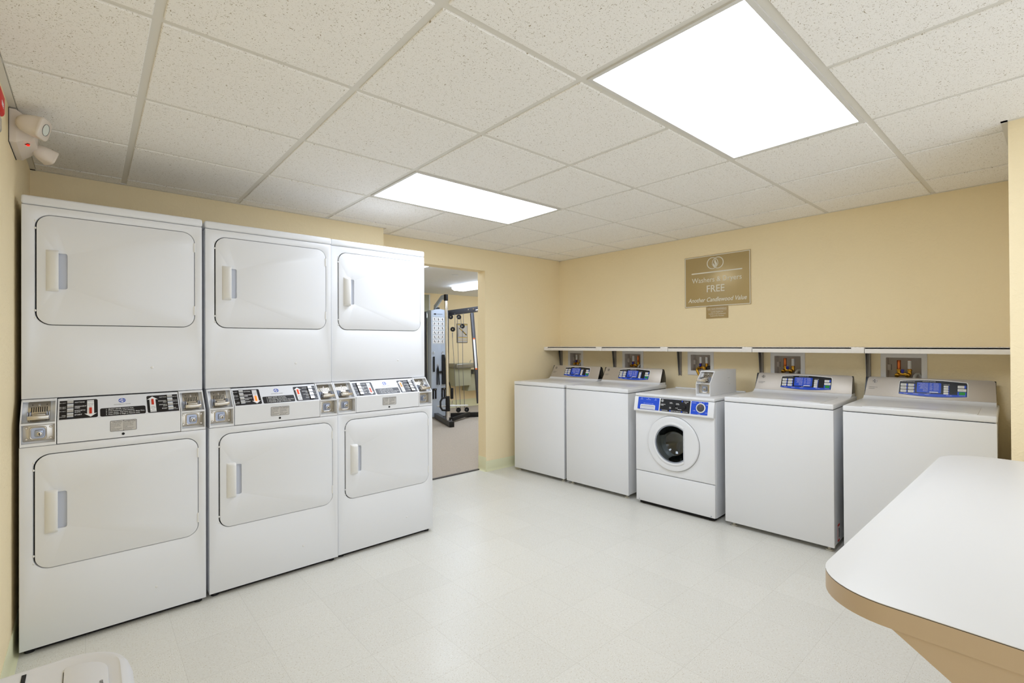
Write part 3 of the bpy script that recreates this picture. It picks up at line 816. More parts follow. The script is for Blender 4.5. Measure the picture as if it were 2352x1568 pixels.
# fascia: bulges forward at its lower edge
MB().prism([(.010, .764), (-.022, .764), (-.026, .770), (-.024, .79), (-.004, .876), (.0, .880), (.016, .880)], (-.001, 0, 0), Y, Z, 0, FW + .002, bev=.002).build('fascia', WHITE, fl)
FO, FU, FS = basis((0, -.0245, .785), (0, .0202, .0885)); FO = FO - FS * .006
vL = .088
def fplate(name, pts, m, n0, n1, par=fl, holes=(), bev=0): return MB().prism(pts, FO, X, FS, n0, n1, bev=bev, holes=holes).build(name, m, par)
dr = fplate('dispenser_drawer', rrect(.033, .221, .003, .100, .003, 3) , BLUE, 0, .0022, holes=[rrect(.060, .190, .0055, .042, (.002, .010, .010, .002), 4)])
fplate('drawer_grip', rrect(.060, .190, .0055, .042, (.002, .010, .010, .002), 5), WHITE, 0, .007, dr, holes=[rrect(.066, .184, .0056, .034, (.002, .008, .008, .002), 5)], bev=.002)
fplate('grip_recess', rrect(.064, .186, .0056, .036, .004, 4), BLUEG, 0, .0012, dr)
mb = MB()
for u, a in ((.065, 'DETERGENT'), (.125, 'FABRIC SOFTENER'), (.188, 'BLEACH')):
    mb.text(a, .0062, FO + X * u + FS * .082, X, FS, .0022, .0005, w=.8); mb.prism(rrect(u - .004, u + .004, .089, .0925, .001, 2), FO, X, FS, .0022, .0028)
mb.text('SAFETY LATCH: PUSH TO OPEN', .0062, FO + X * .128 + FS * .051, X, FS, .0022, .0005)
mb.build('lettering', mat('pale_blue_print', (190, 205, 240), .5), dr)
cp = fplate('control_panel', rrect(.230, .476, .003, .100, .002, 3), BLACKP, 0, .0024)
mb = MB(); mb.prism(circ(.247, .084, .0105, 28), FO, X, FS, .0024, .0030); mb.build('logo', WTEXT, cp)
mb = MB(); ge_logo(mb, FO + X * .247 + FS * .084, X, FS, .0095, .0030, .0035); mb.build('logo_monogram', BLACKP, cp)
mb = MB()
for a, u, v, sz in (('COMMERCIAL', .235, .056, .0075), ('WASHER', .235, .048, .0075), ('WHITES', .310, .074, .0070), ('COTTONS', .310, .067, .0070), ('COLORS', .362, .070, .0070), ('COTTONS', .362, .063, .0070), ('PERM', .310, .036, .0070), ('PRESS', .310, .029, .0070), ('BRIGHT', .360, .036, .0070), ('DELICATES', .380, .026, .0070), ('SIGNAL LIGHT', .425, .088, .0066), ('START', .434, .078, .0060), ('ADD DETERGENT', .250, .010, .0070), ('SELECT WASH TEMPERATURE', .326, .010, .0070), ('INSERT COINS', .423, .010, .0070)):
    mb.text(a, sz, FO + X * u + FS * v, X, FS, .0024, .0005, 'LEFT', w=.85, bold=.0001)
mb.build('lettering', WTEXT, cp)
mb = MB()
for u, v in ((.241, .010), (.318, .010), (.414, .010), (.411, .090)): mb.prism(rrect(u - .004, u + .004, v - .0055, v + .0055, .001, 2), FO, X, FS, .0024, .0031)
mb.build('step_mark', BLUE, cp)
N3 = X.cross(FS)
q = FO + X * .350 + FS * .052
MB().cyl(q + N3 * .002, q + N3 * .010, .014, .012, 24).box(-.018, .018, -.004, .004, .008, .018, .002, M=Matrix.Translation(q) @ Matrix((X, FS, N3)).transposed().to_4x4() @ Matrix.Rotation(math.radians(-48), 4, 'Z')).build('cycle_knob', RUBBER, cp)
q = FO + X * .432 + FS * .046
MB().cyl(q + N3 * .002, q + N3 * .012, .012, .010, 24, .001).build('start_button', RUBBER, cp)
tp = fplate('timer_panel', rrect(.484, .612, .003, .100, .003, 3), BLUE, 0, .0022)
q = FO + X * .560 + FS * .053
MB().lathe([(.036, .002), (.036, .006), (.033, .009), (.029, .009), (.028, .006)], q, N3, 40).build('timer_ring', PLAST, tp)
MB().cyl(q + N3 * .002, q + N3 * .012, .028, .026, 36, .002).build('timer_dial', KNOBG, tp)
MB().box(-.0012, .0012, .004, .020, .0115, .0126, M=Matrix.Translation(q) @ Matrix((X, FS, N3)).transposed().to_4x4()).build('dial_pointer', REDD, tp)
mb = MB()
for a, u, v in (('STATUS DISPLAY', .488, .088), ('FINAL SPIN', .541, .094), ('OFF', .575, .093), ('WASH', .598, .078), ('1st RINSE', .592, .020), ('2nd RINSE', .540, .008), ('3rd RINSE', .501, .030)):
    mb.text(a, .0060, FO + X * u + FS * v, X, FS, .0022, .0005, 'LEFT', w=.75)
mb.build('lettering', WTEXT, tp)
# door: white ring with a flat-sided window
def chord(cx, cz, r, xr, n=48):
    a = math.acos(min(1, (xr - cx) / r)); return [(cx + r * math.cos(a + (2 * math.pi - 2 * a) * k / n), cz + r * math.sin(a + (2 * math.pi - 2 * a) * k / n)) for k in range(n + 1)]
win = chord(cxd + .004, czd, .147, .423)
mb = MB().prism(circ(cxd, czd, .212, 72), (0, .002, 0), X, Z, 0, .018, bev=.009, seg=4, holes=[win])
rim = chord(cxd + .004, czd, .166, .427)
mb.prism(rim, (0, -.015, 0), X, Z, 0, .006, bev=.003, holes=[chord(cxd + .004, czd, .148, .423)])
door = mb.build('door', WHITE, fl)
MB().prism(circ(cxd, czd, .2145, 72), (0, .001, 0), X, Z, 0, .0022, holes=[circ(cxd, czd, .206, 72)]).build('door_groove', GTEXT, door)
MB().prism(chord(cxd + .004, czd, .1468, .4228), (0, -.008, 0), X, Z, 0, .008, holes=[chord(cxd + .004, czd, .139, .419)]).build('window_ring', STEELB, door)
MB().lathe([(.0001, .09), (.05, .088), (.085, .075), (.110, .045), (.128, .0), (.138, -.012), (.141, -.012), (.131, .003), (.113, .048), (.088, .079), (.052, .092), (.0001, .094)], (cxd + .004, 0, czd), Y, 48).build('door_glass', GLASS, door)
MB().lathe([(.150, .0), (.146, .03), (.138, .06), (.118, .075), (.112, .085), (.125, .10)], (cxd + .004, 0, czd), Y, 56).build('bellows', GASKET, fl)
MB().lathe([(.122, .095), (.122, .10), (.220, .12), (.225, .26), (.10, .275), (.0001, .28)], (cxd, 0, czd), Y, 56).build('drum', DRUM, fl)
# coin box standing on it
cb = thing('coin_box', 'small white coin box standing on the front-load washer', 'coin box', (0, 0, 0), A0)
ca, sa = math.cos(A0), math.sin(A0)
cbx, cby = .452, .135
cb.location = (3.245 + ca * cbx - sa * cby, -1.272 + sa * cbx + ca * cby, .9065)
bx = coin_box(cb, 0, .112, .190, .50, .034)
bx.name = 'housing'
for yy, zz in ((.34, .125), (.36, .126), (.37, .075)): MB().cyl((.1119, yy, zz), (.1126, yy, zz), .0022, None, 10).build('screw_hole', DARK, cb)

# ================================================================== SHELF
sh = thing('wall_shelf', 'long white wall shelf on grey brackets above the washers', 'shelf', (3.777, YA2, 1.239))
bounds = [.331, -.503, -1.250, -1.988, -2.722, -3.452]
for k in range(5):
    a, b = YA2 - bounds[k], YA2 - bounds[k + 1]
    g_ = .001
    MB().box(0, XB - 3.777 - .001, -b + g_, -a - (.002 if k == 0 else g_), .030, .040).box(0, .012, -b + g_, -a - (.002 if k == 0 else g_), 0, .040, .002).build('board', SHELFM, sh)
mb_list = []
for k in range(1, 5):
    a = bounds[k] - YA2
    MB().box(-.0012, .0125, a + .001, a + .075, .0004, .0403, .0008).build('connector', SHELFM, sh)
MB().box(-.0012, .0125, -.062, -.003, .0004, .0403, .0008).build('connector', SHELFM, sh)
mb = MB()
for k in range(5):                                    # perforated deck rim, seen as a broken line on the top edge
    a, b = bounds[k] - YA2, bounds[k + 1] - YA2
    y = a - .05
    while y > b + .04: mb.box(.004, .25, y - .012, y, .040, .0425); y -= .022
mb.build('deck_slats', SHELFM, sh, smooth=False)
for yy in (.310, -.462, -1.213, -1.949, -2.680):
    d = yy - YA2 - .018
    D_ = XB - 3.777
    pts = [(.016, .029), (D_, .029), (D_, -.225), (D_ - .008, -.233), (D_ - .014, -.225), (D_ - .044, .0), (.016, .014)]
    mb = MB()
    mb.prism(pts, (0, d, 0), X, Z, 0, .0025).prism(pts, (0, d + .024, 0), X, Z, 0, .0025)
    mb.box(XB - 3.777 - .003, XB - 3.777, d, d + .024, -.225, 0).box(.016, XB - 3.777, d, d + .024, .0265, .0295)
    for zz in (-.02, -.215): mb.cyl((XB - 3.777 - .003, d + .012, zz), (XB - 3.777 - .008, d + .012, zz), .005, .004, 12)
    mb.build('bracket', BRACK, sh)

# ================================================================== WATER OUTLET BOXES
pipes = [('W', 'W'), ('W', 'C'), ('W', 'W'), ('C', 'W'), ('C', 'W')]
blab = ['white water outlet box nearest the room corner, mostly behind the first washer console',
        'white water outlet box above the second washer from the corner',
        'white water outlet box behind the coin box, brass hose elbow hanging from it',
        'white water outlet box above the washer right of the front loader',
        'white water outlet box above the last washer at the right']
for k, (a, b) in enumerate(BOXES):
    t = thing('water_outlet_box', blab[k], 'outlet box', (XB, a, BZ0), math.radians(-90), 'water outlet boxes in the right wall')
    w, h = a - b, BZ1 - BZ0
    outer = rrect(0, w, 0, h, .004, 3); inner = rrect(.030, w - .030, .040, h - .030, .004, 3)
    MB().prism(outer, (0, 0, 0), X, Z, 0, .006, bev=.003, holes=[inner]).build('frame', OUTP, t)
    mb = MB(); x0, x1, z0, z1, D = .026, w - .026, .036, h - .026, .085
    mb.box(x0, x0 + .003, 0, D, z0, z1).box(x1 - .003, x1, 0, D, z0, z1).box(x0, x1, 0, D, z0, z0 + .003).box(x0, x1, 0, D, z1 - .003, z1).box(x0, x1, D, D + .004, z0, z1)
    mb.box(x0 + .003, x0 + .02, .05, D, z0 + .06, z0 + .10)
    mb.build('recess', OUTIN, t, smooth=False)
    # twin valve
    c = w * .5 + (.0 if k > 2 else .012)
    xs = (c - .032, c + .026)
    va = MB()
    va.box(xs[0] - .01, xs[1] + .01, .030, .052, .060, .080, .004)
    for j, xx in enumerate(xs):
        va.cyl((xx, .040, .070), (xx, .040, .100), .012, .010, 8).cyl((xx, .040, .094), (xx, .040, .104), .014, None, 8, .001)
        va.cyl((xx - .006, .034, .066), (xx - .006, .004, .062), .016, .013, 12, .002).cyl((xx - .006, .010, .062), (xx - .006, -.004, .060), .009, None, 12)
    va = va.build('valve_body', BRASS, t)
    for j, xx in enumerate(xs):
        kind = pipes[k][j]
        MB().cyl((xx, .040, .104), (xx, .040, .168), .0105, None, 20, .001).build('pipe', COPPER, t)
        if kind == 'W': MB().cyl((xx, .040, .108), (xx, .040, .166), .0112, None, 20).build('pipe_label', WTEXT, t)
    hx = xs[0] + (.022 if k > 2 else .004)
    MB().loft([[V(hx + s1 * w1, .026 + d1, zz) for s1, d1 in ((-1, -.004), (1, -.004), (1, .004), (-1, .004))] for zz, w1 in ((.078, .004), (.085, .007), (.100, .010), (.104, .008))]).build('valve_handle', BLUEK, va)
    if k == 2:
        MB().tube([(xs[0] - .006, .0, .062), (xs[0] - .006, -.014, .058), (xs[0] - .004, -.020, .046), (xs[0] + .006, -.020, .020), (xs[0] + .014, -.018, .0)], [.010, .011, .011, .010, .009], 12).build('hose_elbow', BRASS, t)
        MB().box(xs[1] + .012, w - .034, .010, .06, .045, .085, .004).build('drain_plug', RUBBER, t)
    else:
        MB().tube([(w - .040, .045, .042), (w - .042, .042, .062), (w - .050, .038, .076), (w - .062, .030, .074), (w - .070, .020, .060), (w - .072, .012, .044)], .010, 12).build('drain_hose', HOSEG, t)

# ================================================================== SIGNS
sg = thing('wall_sign', 'large bronze sign reading Washers & Dryers FREE', 'sign', (XB, -1.273, 1.640), math.radians(-90))
SW, SH = .600, .464
MB().box(0, SW, -.006, -.0003, 0, SH, .001).build('panel', SIGNM, sg)
bd = .010
MB().prism([(bd * .4, bd * .4), (SW - bd * .4, bd * .4), (SW - bd * .4, SH - bd * .4), (bd * .4, SH - bd * .4)], (0, -.006, 0), X, Z, .0002, .0010, holes=[[(bd, bd), (SW - bd, bd), (SW - bd, SH - bd), (bd, SH - bd)]]).build('border_line', SIGNT, sg)
SO = V(0, -.006, 0)
mb = MB(); cx1, cx2, cz = .268, .318, .388
for cc, r_ in ((cx1, .052), (cx2, .052)):
    mb.prism(circ(cc, cz, r_, 48), SO, X, Z, .0002, .0012, holes=[circ(cc + (.0015 if cc == cx1 else -.0015), cz, r_ - .006, 48)])
# flame between the rings with short rays
fm_ = (cx1 + cx2) / 2
mb.prism([(fm_ - .004, cz - .040), (fm_ + .010, cz - .030), (fm_ + .018, cz - .012), (fm_ + .012, cz + .006), (fm_ + .004, cz + .020), (fm_ + .004, cz + .040), (fm_ - .004, cz + .028), (fm_ - .008, cz + .010), (fm_ - .002, cz - .006), (fm_ + .002, cz - .022)], SO, X, Z, .0013, .0020)
mb.prism([(fm_ + .002, cz - .042), (fm_ - .012, cz - .030), (fm_ - .018, cz - .012), (fm_ - .012, cz + .004), (fm_ - .010, cz - .010), (fm_ - .002, cz - .018)], SO, X, Z, .0021, .0027)
for k in range(24):
    a = 2 * math.pi * k / 24; r0, r1 = (.024, .033) if k % 2 else (.024, .030)
    if abs(math.cos(a)) < .3: continue
    dx, dz = math.cos(a), math.sin(a); nx, nz = -dz * .0006, dx * .0006
    mb.prism([(fm_ + dx * r0 - nx, cz + dz * r0 - nz), (fm_ + dx * r1 - nx, cz + dz * r1 - nz), (fm_ + dx * r1 + nx, cz + dz * r1 + nz), (fm_ + dx * r0 + nx, cz + dz * r0 + nz)], SO, X, Z, .0002, .0010)
mb.build('logo', SIGNT, sg)
MB().box(.070, .530, -.0072, -.006, .304, .314).build('rule', SIGNT, sg)
MB().text('Washers & Dryers', .064, SO + V(.300, 0, .242), X, Z, .0002, .0008, w=.93).build('lettering', SIGNT, sg)
MB().text('FREE', .088, SO + V(.293, 0, .158), X, Z, .0002, .0008, w=.93, bold=.0004).build('lettering', SIGNT, sg)
MB().text('Another Candlewood Value', .054, SO + V(.300, 0, .062), X, Z, .0002, .0008, shear=.30, w=.86, bold=.0006).build('lettering', SIGNT, sg)
s2 = thing('wall_sign', 'small bronze notice plate below the large sign', 'sign', (XB, -1.478, 1.534), math.radians(-90))
MB().box(0, .200, -.004, -.0003, 0, .104, .001).build('panel', SIGNS, s2)
mb = MB(); S2 = V(0, -.004, 0)
mb.text('FOR YOUR CONVENIENCE', .0165, S2 + V(.1, 0, .084), X, Z, .0002, .0006, w=.86)
mb.box(.015, .185, -.0048, -.004, .0705, .0718)
for q, s_ in enumerate(('Laundry Supplies are', 'Available in the Candlewood', 'Cupboard for Purchase')): mb.text(s_, .0155, S2 + V(.1, 0, .058 - .018 * q), X, Z, .0002, .0006, w=.86)
mb.build('lettering', SIGNT, s2)

# ================================================================== FOLDING TABLE
TZ = .84
tb = thing('folding_table', 'white topped folding table with tan edge in the right foreground', 'table', (0, 0, 0))
tx0, tx1, ty1, ty0 = .928, 2.62, -3.268, -4.30
out = rrect(tx0, tx1, ty0, ty1, (.03, .16, .13, .03), 14)
MB().prism(out, (0, 0, TZ), X, Y, -.0012, 0, bev=.0006).build('laminate_top', TABLETOP, tb)
MB().prism(out, (0, 0, TZ), X, Y, -.0026, -.0012).build('laminate_core', BROWNL, tb)
MB().prism(out, (0, 0, TZ), X, Y, -.0400, -.0026).build('edge_band', TABLEEDGE, tb)
MB().prism([(-3.40, TZ - .04), (-3.485, .742), (-3.62, .635), (-3.75, .50), (-3.80, .30), (-3.80, 0), (-4.29, 0), (-4.29, TZ - .04)], (tx0 + .004, 0, 0), Y, Z, 0, .03).build('end_panel', TABLEEDGE, tb)
MB().prism([(-3.40, TZ - .04), (-3.485, .742), (-3.62, .635), (-3.75, .50), (-3.80, .30), (-3.80, 0), (-4.29, 0), (-4.29, TZ - .04)], (tx1 - .25, 0, 0), Y, Z, 0, .03).build('end_panel', TABLEEDGE, tb)
MB().box(tx0 + .034, tx1 - .25, -3.90, -3.87, .25, TZ - .04).build('stretcher_panel', TABLEEDGE, tb)

# ================================================================== WASTE BIN
BZ = .65
wb = thing('waste_bin', 'off-white lidded waste bin at the bottom left corner', 'waste bin', (-.232, -2.40, 0))
def ring(hw, hl, z, r): return [V(p[0], p[1], z) for p in rrect(-hw, hw, -hl, hl, r, 8)]
MB().loft([ring(.105, .170, 0, (.07, .07, .05, .05)), ring(.112, .178, .02, (.07, .07, .05, .05)), ring(.130, .205, .56, (.09, .09, .05, .05)), ring(.132, .207, .60, (.09, .09, .05, .05))]).build('body', BINP, wb)
MB().loft([ring(.140, .214, .585, (.11, .11, .05, .05)), ring(.147, .222, .592, (.115, .115, .05, .05)), ring(.147, .222, .618, (.115, .115, .05, .05)), ring(.141, .216, .636, (.11, .11, .05, .05)), ring(.135, .211, .6425, (.10, .10, .045, .045)), ring(.126, .203, .6445, (.09, .09, .04, .04)), ring(.122, .199, .6425, (.09, .09, .04, .04))]).build('lid', BINP, wb)
MB().prism(rrect(.0375, .106, -.16, .163, (.05, .058, .006, .008), 8), (0, 0, .6420), X, Y, 0, .0038, bev=.0015).build('flap', BINP2, wb)
MB().prism([(.0364, -.16), (.0376, -.16), (.0376, .150), (.0364, .150)], (0, 0, .6420), X, Y, 0, .0016).prism([(-.027, -.16), (-.020, -.16), (-.020, .194), (-.027, .194)], (0, 0, .6420), X, Y, 0, .0016).build('hinge_slot', DARK, wb)
MB().text('zuo', .012, V(.094, .055, .6458), Y, -X, .0003, .0004).build('lettering', GTEXT, wb)

# ================================================================== EMERGENCY LIGHT, ALARM
em = thing('emergency_light', 'ivory twin-head emergency light high on the left wall', 'emergency light', (XL, -.67, 2.215))
def erect(x, hy, z0, z1): return [V(x, -hy, z0), V(x, hy, z0), V(x, hy, z1), V(x, -hy, z1)]
MB().loft([erect(.001, .13, -.066, .068), erect(.022, .13, -.066, .068), erect(.070, .105, -.030, .040), erect(.074, .10, -.026, .036)]).build('housing', EMGP, em, smooth=False)
MB().box(.0, .002, -.133, .133, -.069, .070).build('back_plate', DARK, em, smooth=False)
for (c, d, nm, q_) in ((V(.066, -.172, .002), V(.92, -.30, -.26), 0, .92), (V(.088, .080, -.032), V(.80, .50, -.36), 1, .74)):
    d = d.normalized(); R3 = d.to_track_quat('Z', 'Y').to_matrix()
    mb = MB(); e1, e2 = R3.col[0], R3.col[1]
    def loopat(h, s_, rr): return [c + (d * h + e1 * p[0] + e2 * p[1]) * q_ for p in rrect(-s_, s_, -s_, s_, rr, 5)]
    mb.loft([loopat(-.046, .010, .0099), loopat(-.042, .022, .0218), loopat(-.030, .033, .032), loopat(-.010, .040, .034), loopat(.020, .043, .026), loopat(.040, .043, .018), loopat(.042, .0445, .018), loopat(.050, .0445, .018), loopat(.054, .041, .018)])
    hd = mb.build('lamp_head', EMGP, em, ang=50)
    MB().cyl(c + d * .053 * q_, c + d * .0555 * q_, .024 * q_, None, 28).build('lens', LENS, hd)
    MB().lathe([(.024 * q_, .053 * q_), (.0262 * q_, .0565 * q_), (.0262 * q_, .053 * q_)], c, d, 28).build('lens_ring', GTEXT, hd)
MB().loft([[V(.044, -.075, -.052), V(.050, -.058, -.047), V(.058, -.055, -.041), V(.052, -.075, -.046)], [V(.043, -.075, -.054), V(.049, -.058, -.049), V(.057, -.055, -.043), V(.051, -.075, -.048)]]).build('indicator_window', DARK, em)
MB().sphere((.052, -.063, -.050), .006, .006, .004, 12).build('indicator_led', LEDR, em)
al = thing('fire_alarm', 'red fire alarm strobe on the left wall at the picture edge', 'fire alarm', (XL, -1.42, 2.055))
MB().box(.0, .042, -.065, .065, -.002, .070, .012, 3).build('horn', REDP, al)
MB().box(.0, .036, -.055, .055, -.058, -.003, .010, 3).build('strobe_lens', CLEARP, al)
MB().text('FIRE', .022, V(.042, 0, .02), Y, Z, .0004, .0006).build('lettering', WTEXT, al)

# ================================================================== GYM
cm = thing('cable_machine', 'silver and black cable weight machine beyond the doorway', 'exercise machine', (0, 0, 0))
px0, px1, pf = 4.38, 4.735, 3.74
arch = [(px0, .03), (px1, .03), (px1, 1.915)] + [(px1 - (px1 - px0) * k / 8, 1.915 + .03 * math.sin(math.pi * k / 8)) for k in range(1, 8)] + [(px0, 1.915)]
MB().prism(arch, (0, pf, 0), X, Z, -.012, .0, bev=.004).build('tower_panel', GYMGREY, cm)
MB().box(px0 + .002, px0 + .020, pf + .013, pf + .14, .02, 1.92, .004).build('tower_side', GYMGREY, cm)
MB().box(px1 - .005, px1 + .03, pf + .02, pf + .13, .02, 1.90, .003).build('weight_guard', RUBBER, cm)
MB().box(px1 + .055, px1 + .115, pf + .16, pf + .24, .0, 1.86, .008).build('column', GYMGREY, cm)
MB().box(px0 - .05, px0 - .012, pf + .12, pf + .16, .0, 1.90, .004).build('rear_column', GYMDARK, cm)
ch = MB().prism(rrect(4.402, 4.655, 1.315, 1.815, .004, 3), (0, pf, 0), X, Z, .0003, .0015).build('exercise_chart', mat('chart_grey', (196, 204, 212), .5), cm)
mb = MB(); mk = MB()
for i in range(3):
    for j in range(6):
        x0 = 4.412 + i * .081; z0 = 1.335 + j * .079
        mb.prism(rrect(x0, x0 + .073, z0, z0 + .064, .003, 2), (0, pf, 0), X, Z, .0015, .0022)
        rr = random.Random(i * 7 + j); bx_, bz_ = x0 + .036, z0 + .03
        mk.tube([(bx_, pf - .004, bz_ + .022), (bx_ + rr.uniform(-.006, .006), pf - .004, bz_), (bx_ + rr.uniform(-.02, .02), pf - .004, bz_ - .022)], .0035, 6)
        mk.tube([(bx_ - .014, pf - .004, bz_ + rr.uniform(-.01, .012)), (bx_, pf - .004, bz_ + .010), (bx_ + .014, pf - .004, bz_ + rr.uniform(-.01, .016))], .0025, 6)
mb.build('chart_picture', WTEXT, ch); mk.build('chart_figure', KTEXT, ch)
MB().prism([(p[0] * 2.0 + 4.46, p[1] + 1.853) for p in circ(0, 0, .014, 20)], (0, pf, 0), X, Z, .0002, .002).build('maker_badge', GYMDARK, cm)
MB().text('Multi-Station', .022, V(4.50, pf, 1.853), X, Z, .0003, .0006, 'LEFT').build('lettering', KTEXT, cm)
# upper arm and upright pole
mb = MB()
mb.loft([[V(4.50, 3.84, 1.93), V(4.54, 3.86, 1.93), V(4.54, 3.86, 2.01), V(4.50, 3.84, 2.01)], [V(4.27, 3.25, 2.06), V(4.31, 3.27, 2.06), V(4.31, 3.27, 2.13), V(4.27, 3.25, 2.13)], [V(4.185, 3.00, 2.05), V(4.225, 3.02, 2.05), V(4.225, 3.02, 2.125), V(4.185, 3.00, 2.125)]])
mb.build('upper_arm', GYMGREY, cm, smooth=False)
MB().box(4.172, 4.226, 2.965, 3.02, 2.02, 2.125, .008).box(4.53, 4.60, 3.80, 3.90, 1.90, 1.98, .008).build('arm_cap', RUBBER, cm)
MB().cyl((4.195, 2.935, .06), (4.200, 3.0, 2.03), .022, None, 24).build('upright_pole', CHROME, cm)
MB().cyl((4.245, 3.04, .06), (4.250, 3.05, 2.0), .016, None, 20).build('upright_pole', CHROME, cm)
MB().box(4.235, 4.262, 3.06, 3.075, .10, 1.95, .002).build('pole_rack', RUBBER, cm)
mb = MB().cyl((4.1955, 2.943, .235), (4.1965, 2.951, .48), .034, None, 24, .004)
mb.tube([(4.17, 2.95, .46), (4.10, 2.96, .45), (4.065, 2.96, .40), (4.065, 2.96, .31), (4.10, 2.96, .26), (4.17, 2.95, .25)], .016, 10)
mb.build('slide_carriage', RUBBER, cm)
# foot beams
def beam(mb, p0, p1, w, h, r=.004):
    p0, p1 = Vector(p0), Vector(p1); d = (p1 - p0); L_ = d.length; q = d.to_track_quat('Y', 'Z').to_matrix().to_4x4()
    mb.box(-w / 2, w / 2, 0, L_, -h / 2, h / 2, r, 2, M=Matrix.Translation(p0) @ q)
mb = MB(); beam(mb, (4.45, 3.70, .06), (4.155, 2.78, .045), .075, .09); mb.build('foot_beam', GYMDARK, cm)
mb = MB(); beam(mb, (4.155, 2.78, .045), (4.152, 2.765, .045), .08, .095); mb.cyl((4.30, 3.22, .108), (4.30, 3.22, .112), .02, None, 16); mb.build('beam_cap', RUBBER, cm)
mb = MB(); beam(mb, (4.70, 3.62, .045), (5.35, 3.25, .045), .07, .08); beam(mb, (4.30, 3.10, .05), (4.95, 3.40, .075), .05, .06); mb.build('base_rail', RUBBER, cm)
mb = MB(); beam(mb, (4.80, 3.86, 1.885), (5.25, 2.95, 1.975), .06, .095); mb.build('top_beam', GYMDARK, cm)
mb = MB()
for f_ in (.45, .55, .70): p = V(4.80, 3.86, 1.885).lerp(V(5.25, 2.95, 1.975), f_); mb.cyl(p + V(-.035, -.015, .01), p + V(-.026, -.01, .01), .012, None, 12)
mb.cyl((4.93, 3.15, 1.90), (5.03, 2.90, 1.93), .018, None, 12).build('bolt', CHROME, cm)
mb = MB(); beam(mb, (5.02, 3.40, 1.87), (4.875, 3.02, .30), .055, .075); mb.build('rear_strut', GYMDARK, cm)
st2 = MB(); p0, p1 = V(5.02, 3.40, 1.87), V(4.875, 3.02, .30)
beam(st2, p0.lerp(p1, .30) + V(-.024, -.035, 0), p0.lerp(p1, .62) + V(-.024, -.035, 0), .035, .004, .001); st2.build('strut_label', WTEXT, cm)
st3 = MB(); beam(st3, p0.lerp(p1, .285) + V(-.024, -.036, 0), p0.lerp(p1, .30) + V(-.024, -.036, 0), .036, .004, .001); beam(st3, p0.lerp(p1, .62) + V(-.024, -.036, 0), p0.lerp(p1, .635) + V(-.024, -.036, 0), .036, .004, .001); st3.build('label_tip', mat('orange_print', (236, 116, 44), .5), cm)
# pulleys and cables
tdir = V(.66, .75, 0)
for c in ((4.806, 3.5, 1.80), (4.674, 3.5, 1.579), (4.88, 3.5, 1.637), (4.787, 3.5, .145), (4.967, 3.5, .135), (4.665, 3.55, 1.80), (4.235, 2.90, .10)):
    c = Vector(c); R_ = .042
    mb = MB().lathe([(.008, -.014), (R_, -.014), (R_, -.008), (R_ - .006, 0), (R_, .008), (R_, .014), (.008, .014)], c, tdir, 28)
    p = mb.build('pulley', RUBBER, cm); MB().cyl(c - tdir * .018, c + tdir * .018, .009, None, 12).build('axle', CHROME, p)
for pts in (((4.716, 3.5, 1.86), (4.72, 3.5, 1.60)), ((4.66, 3.5, 1.52), (4.69, 3.5, 1.10), (4.745, 3.5, .16)), ((4.77, 3.5, 1.80), (4.79, 3.5, 1.0), (4.83, 3.5, .16)), ((4.845, 3.5, 1.80), (4.86, 3.5, 1.60)), ((4.88, 3.5, 1.58), (4.885, 3.5, .9), (4.925, 3.5, .14)), ((4.90, 3.5, 1.87), (4.91, 3.5, 1.64))):
    MB().tube(pts, .0045, 8).build('cable', GTEXT, cm)
MB().cyl((4.674, 3.5, 1.54), (4.676, 3.5, 1.43), .006, None, 10).build('cable_end', CHROME, cm)
# attachments on the panel
def hook(x, z):
    return MB().tube([(x, pf - .004, z + .02), (x - .014, pf - .012, z + .012), (x - .014, pf - .012, z - .008), (x, pf - .012, z - .018), (x + .014, pf - .012, z - .008), (x + .014, pf - .012, z + .012)], .004, 8, closed=True)
for x, z in ((4.419, 1.165), (4.612, 1.165), (4.508, .945)): hook(x, z).build('hook', CHROME, cm)
MB().box(4.407, 4.437, pf - .030, pf - .006, .83, 1.10, .006).build('hanging_strap', RUBBER, cm)
MB().loft([[V(4.590, pf - .04, z), V(4.59 + w_, pf - .04, z), V(4.59 + w_, pf - .012, z), V(4.59, pf - .012, z)] for z, w_ in ((.60, .075), (.66, .085), (.90, .080), (1.13, .045))]).build('hanging_pad', RUBBER, cm)
MB().tube([(4.508, pf - .015, .93), (4.490, pf - .02, .88), (4.487, pf - .02, .60), (4.530, pf - .02, .595), (4.512, pf - .02, .88)], .010, 8, closed=True).box(4.52, 4.60, pf - .028, pf - .012, .80, .84, .004).build('ankle_cuff', RUBBER, cm)
for x in (4.436, 4.620):
    MB().box(x - .038, x + .038, pf - .03, pf, .50, .535, .006).box(x - .038, x - .018, pf - .028, pf, .35, .52, .006).box(x + .014, x + .034, pf - .028, pf, .35, .52, .006).build('storage_hook', RUBBER, cm)
    MB().cyl((x, pf - .03, .52), (x, pf - .036, .52), .008, None, 12).build('bolt', CHROME, cm)
MB().cyl((4.03, 3.0, .325), (4.63, 3.0, .287), .013, None, 16, .004).cyl((4.26, 3.0, .31), (4.36, 3.0, .304), .018, None, 16, .003).build('pull_bar', STEELW, cm)
MB().tube([(4.31, 3.0, .32), (4.31, 3.0, .40), (4.30, 3.0, .55), (4.27, 3.02, .70)], .008, 8).box(4.285, 4.335, 2.985, 3.015, .42, .60, .01).build('snap_link', RUBBER, cm)
MB().tube([(4.31, 3.0, .315), (4.305, 3.0, .37), (4.31, 3.0, .42)], .009, 8).build('swivel', CHROME, cm)

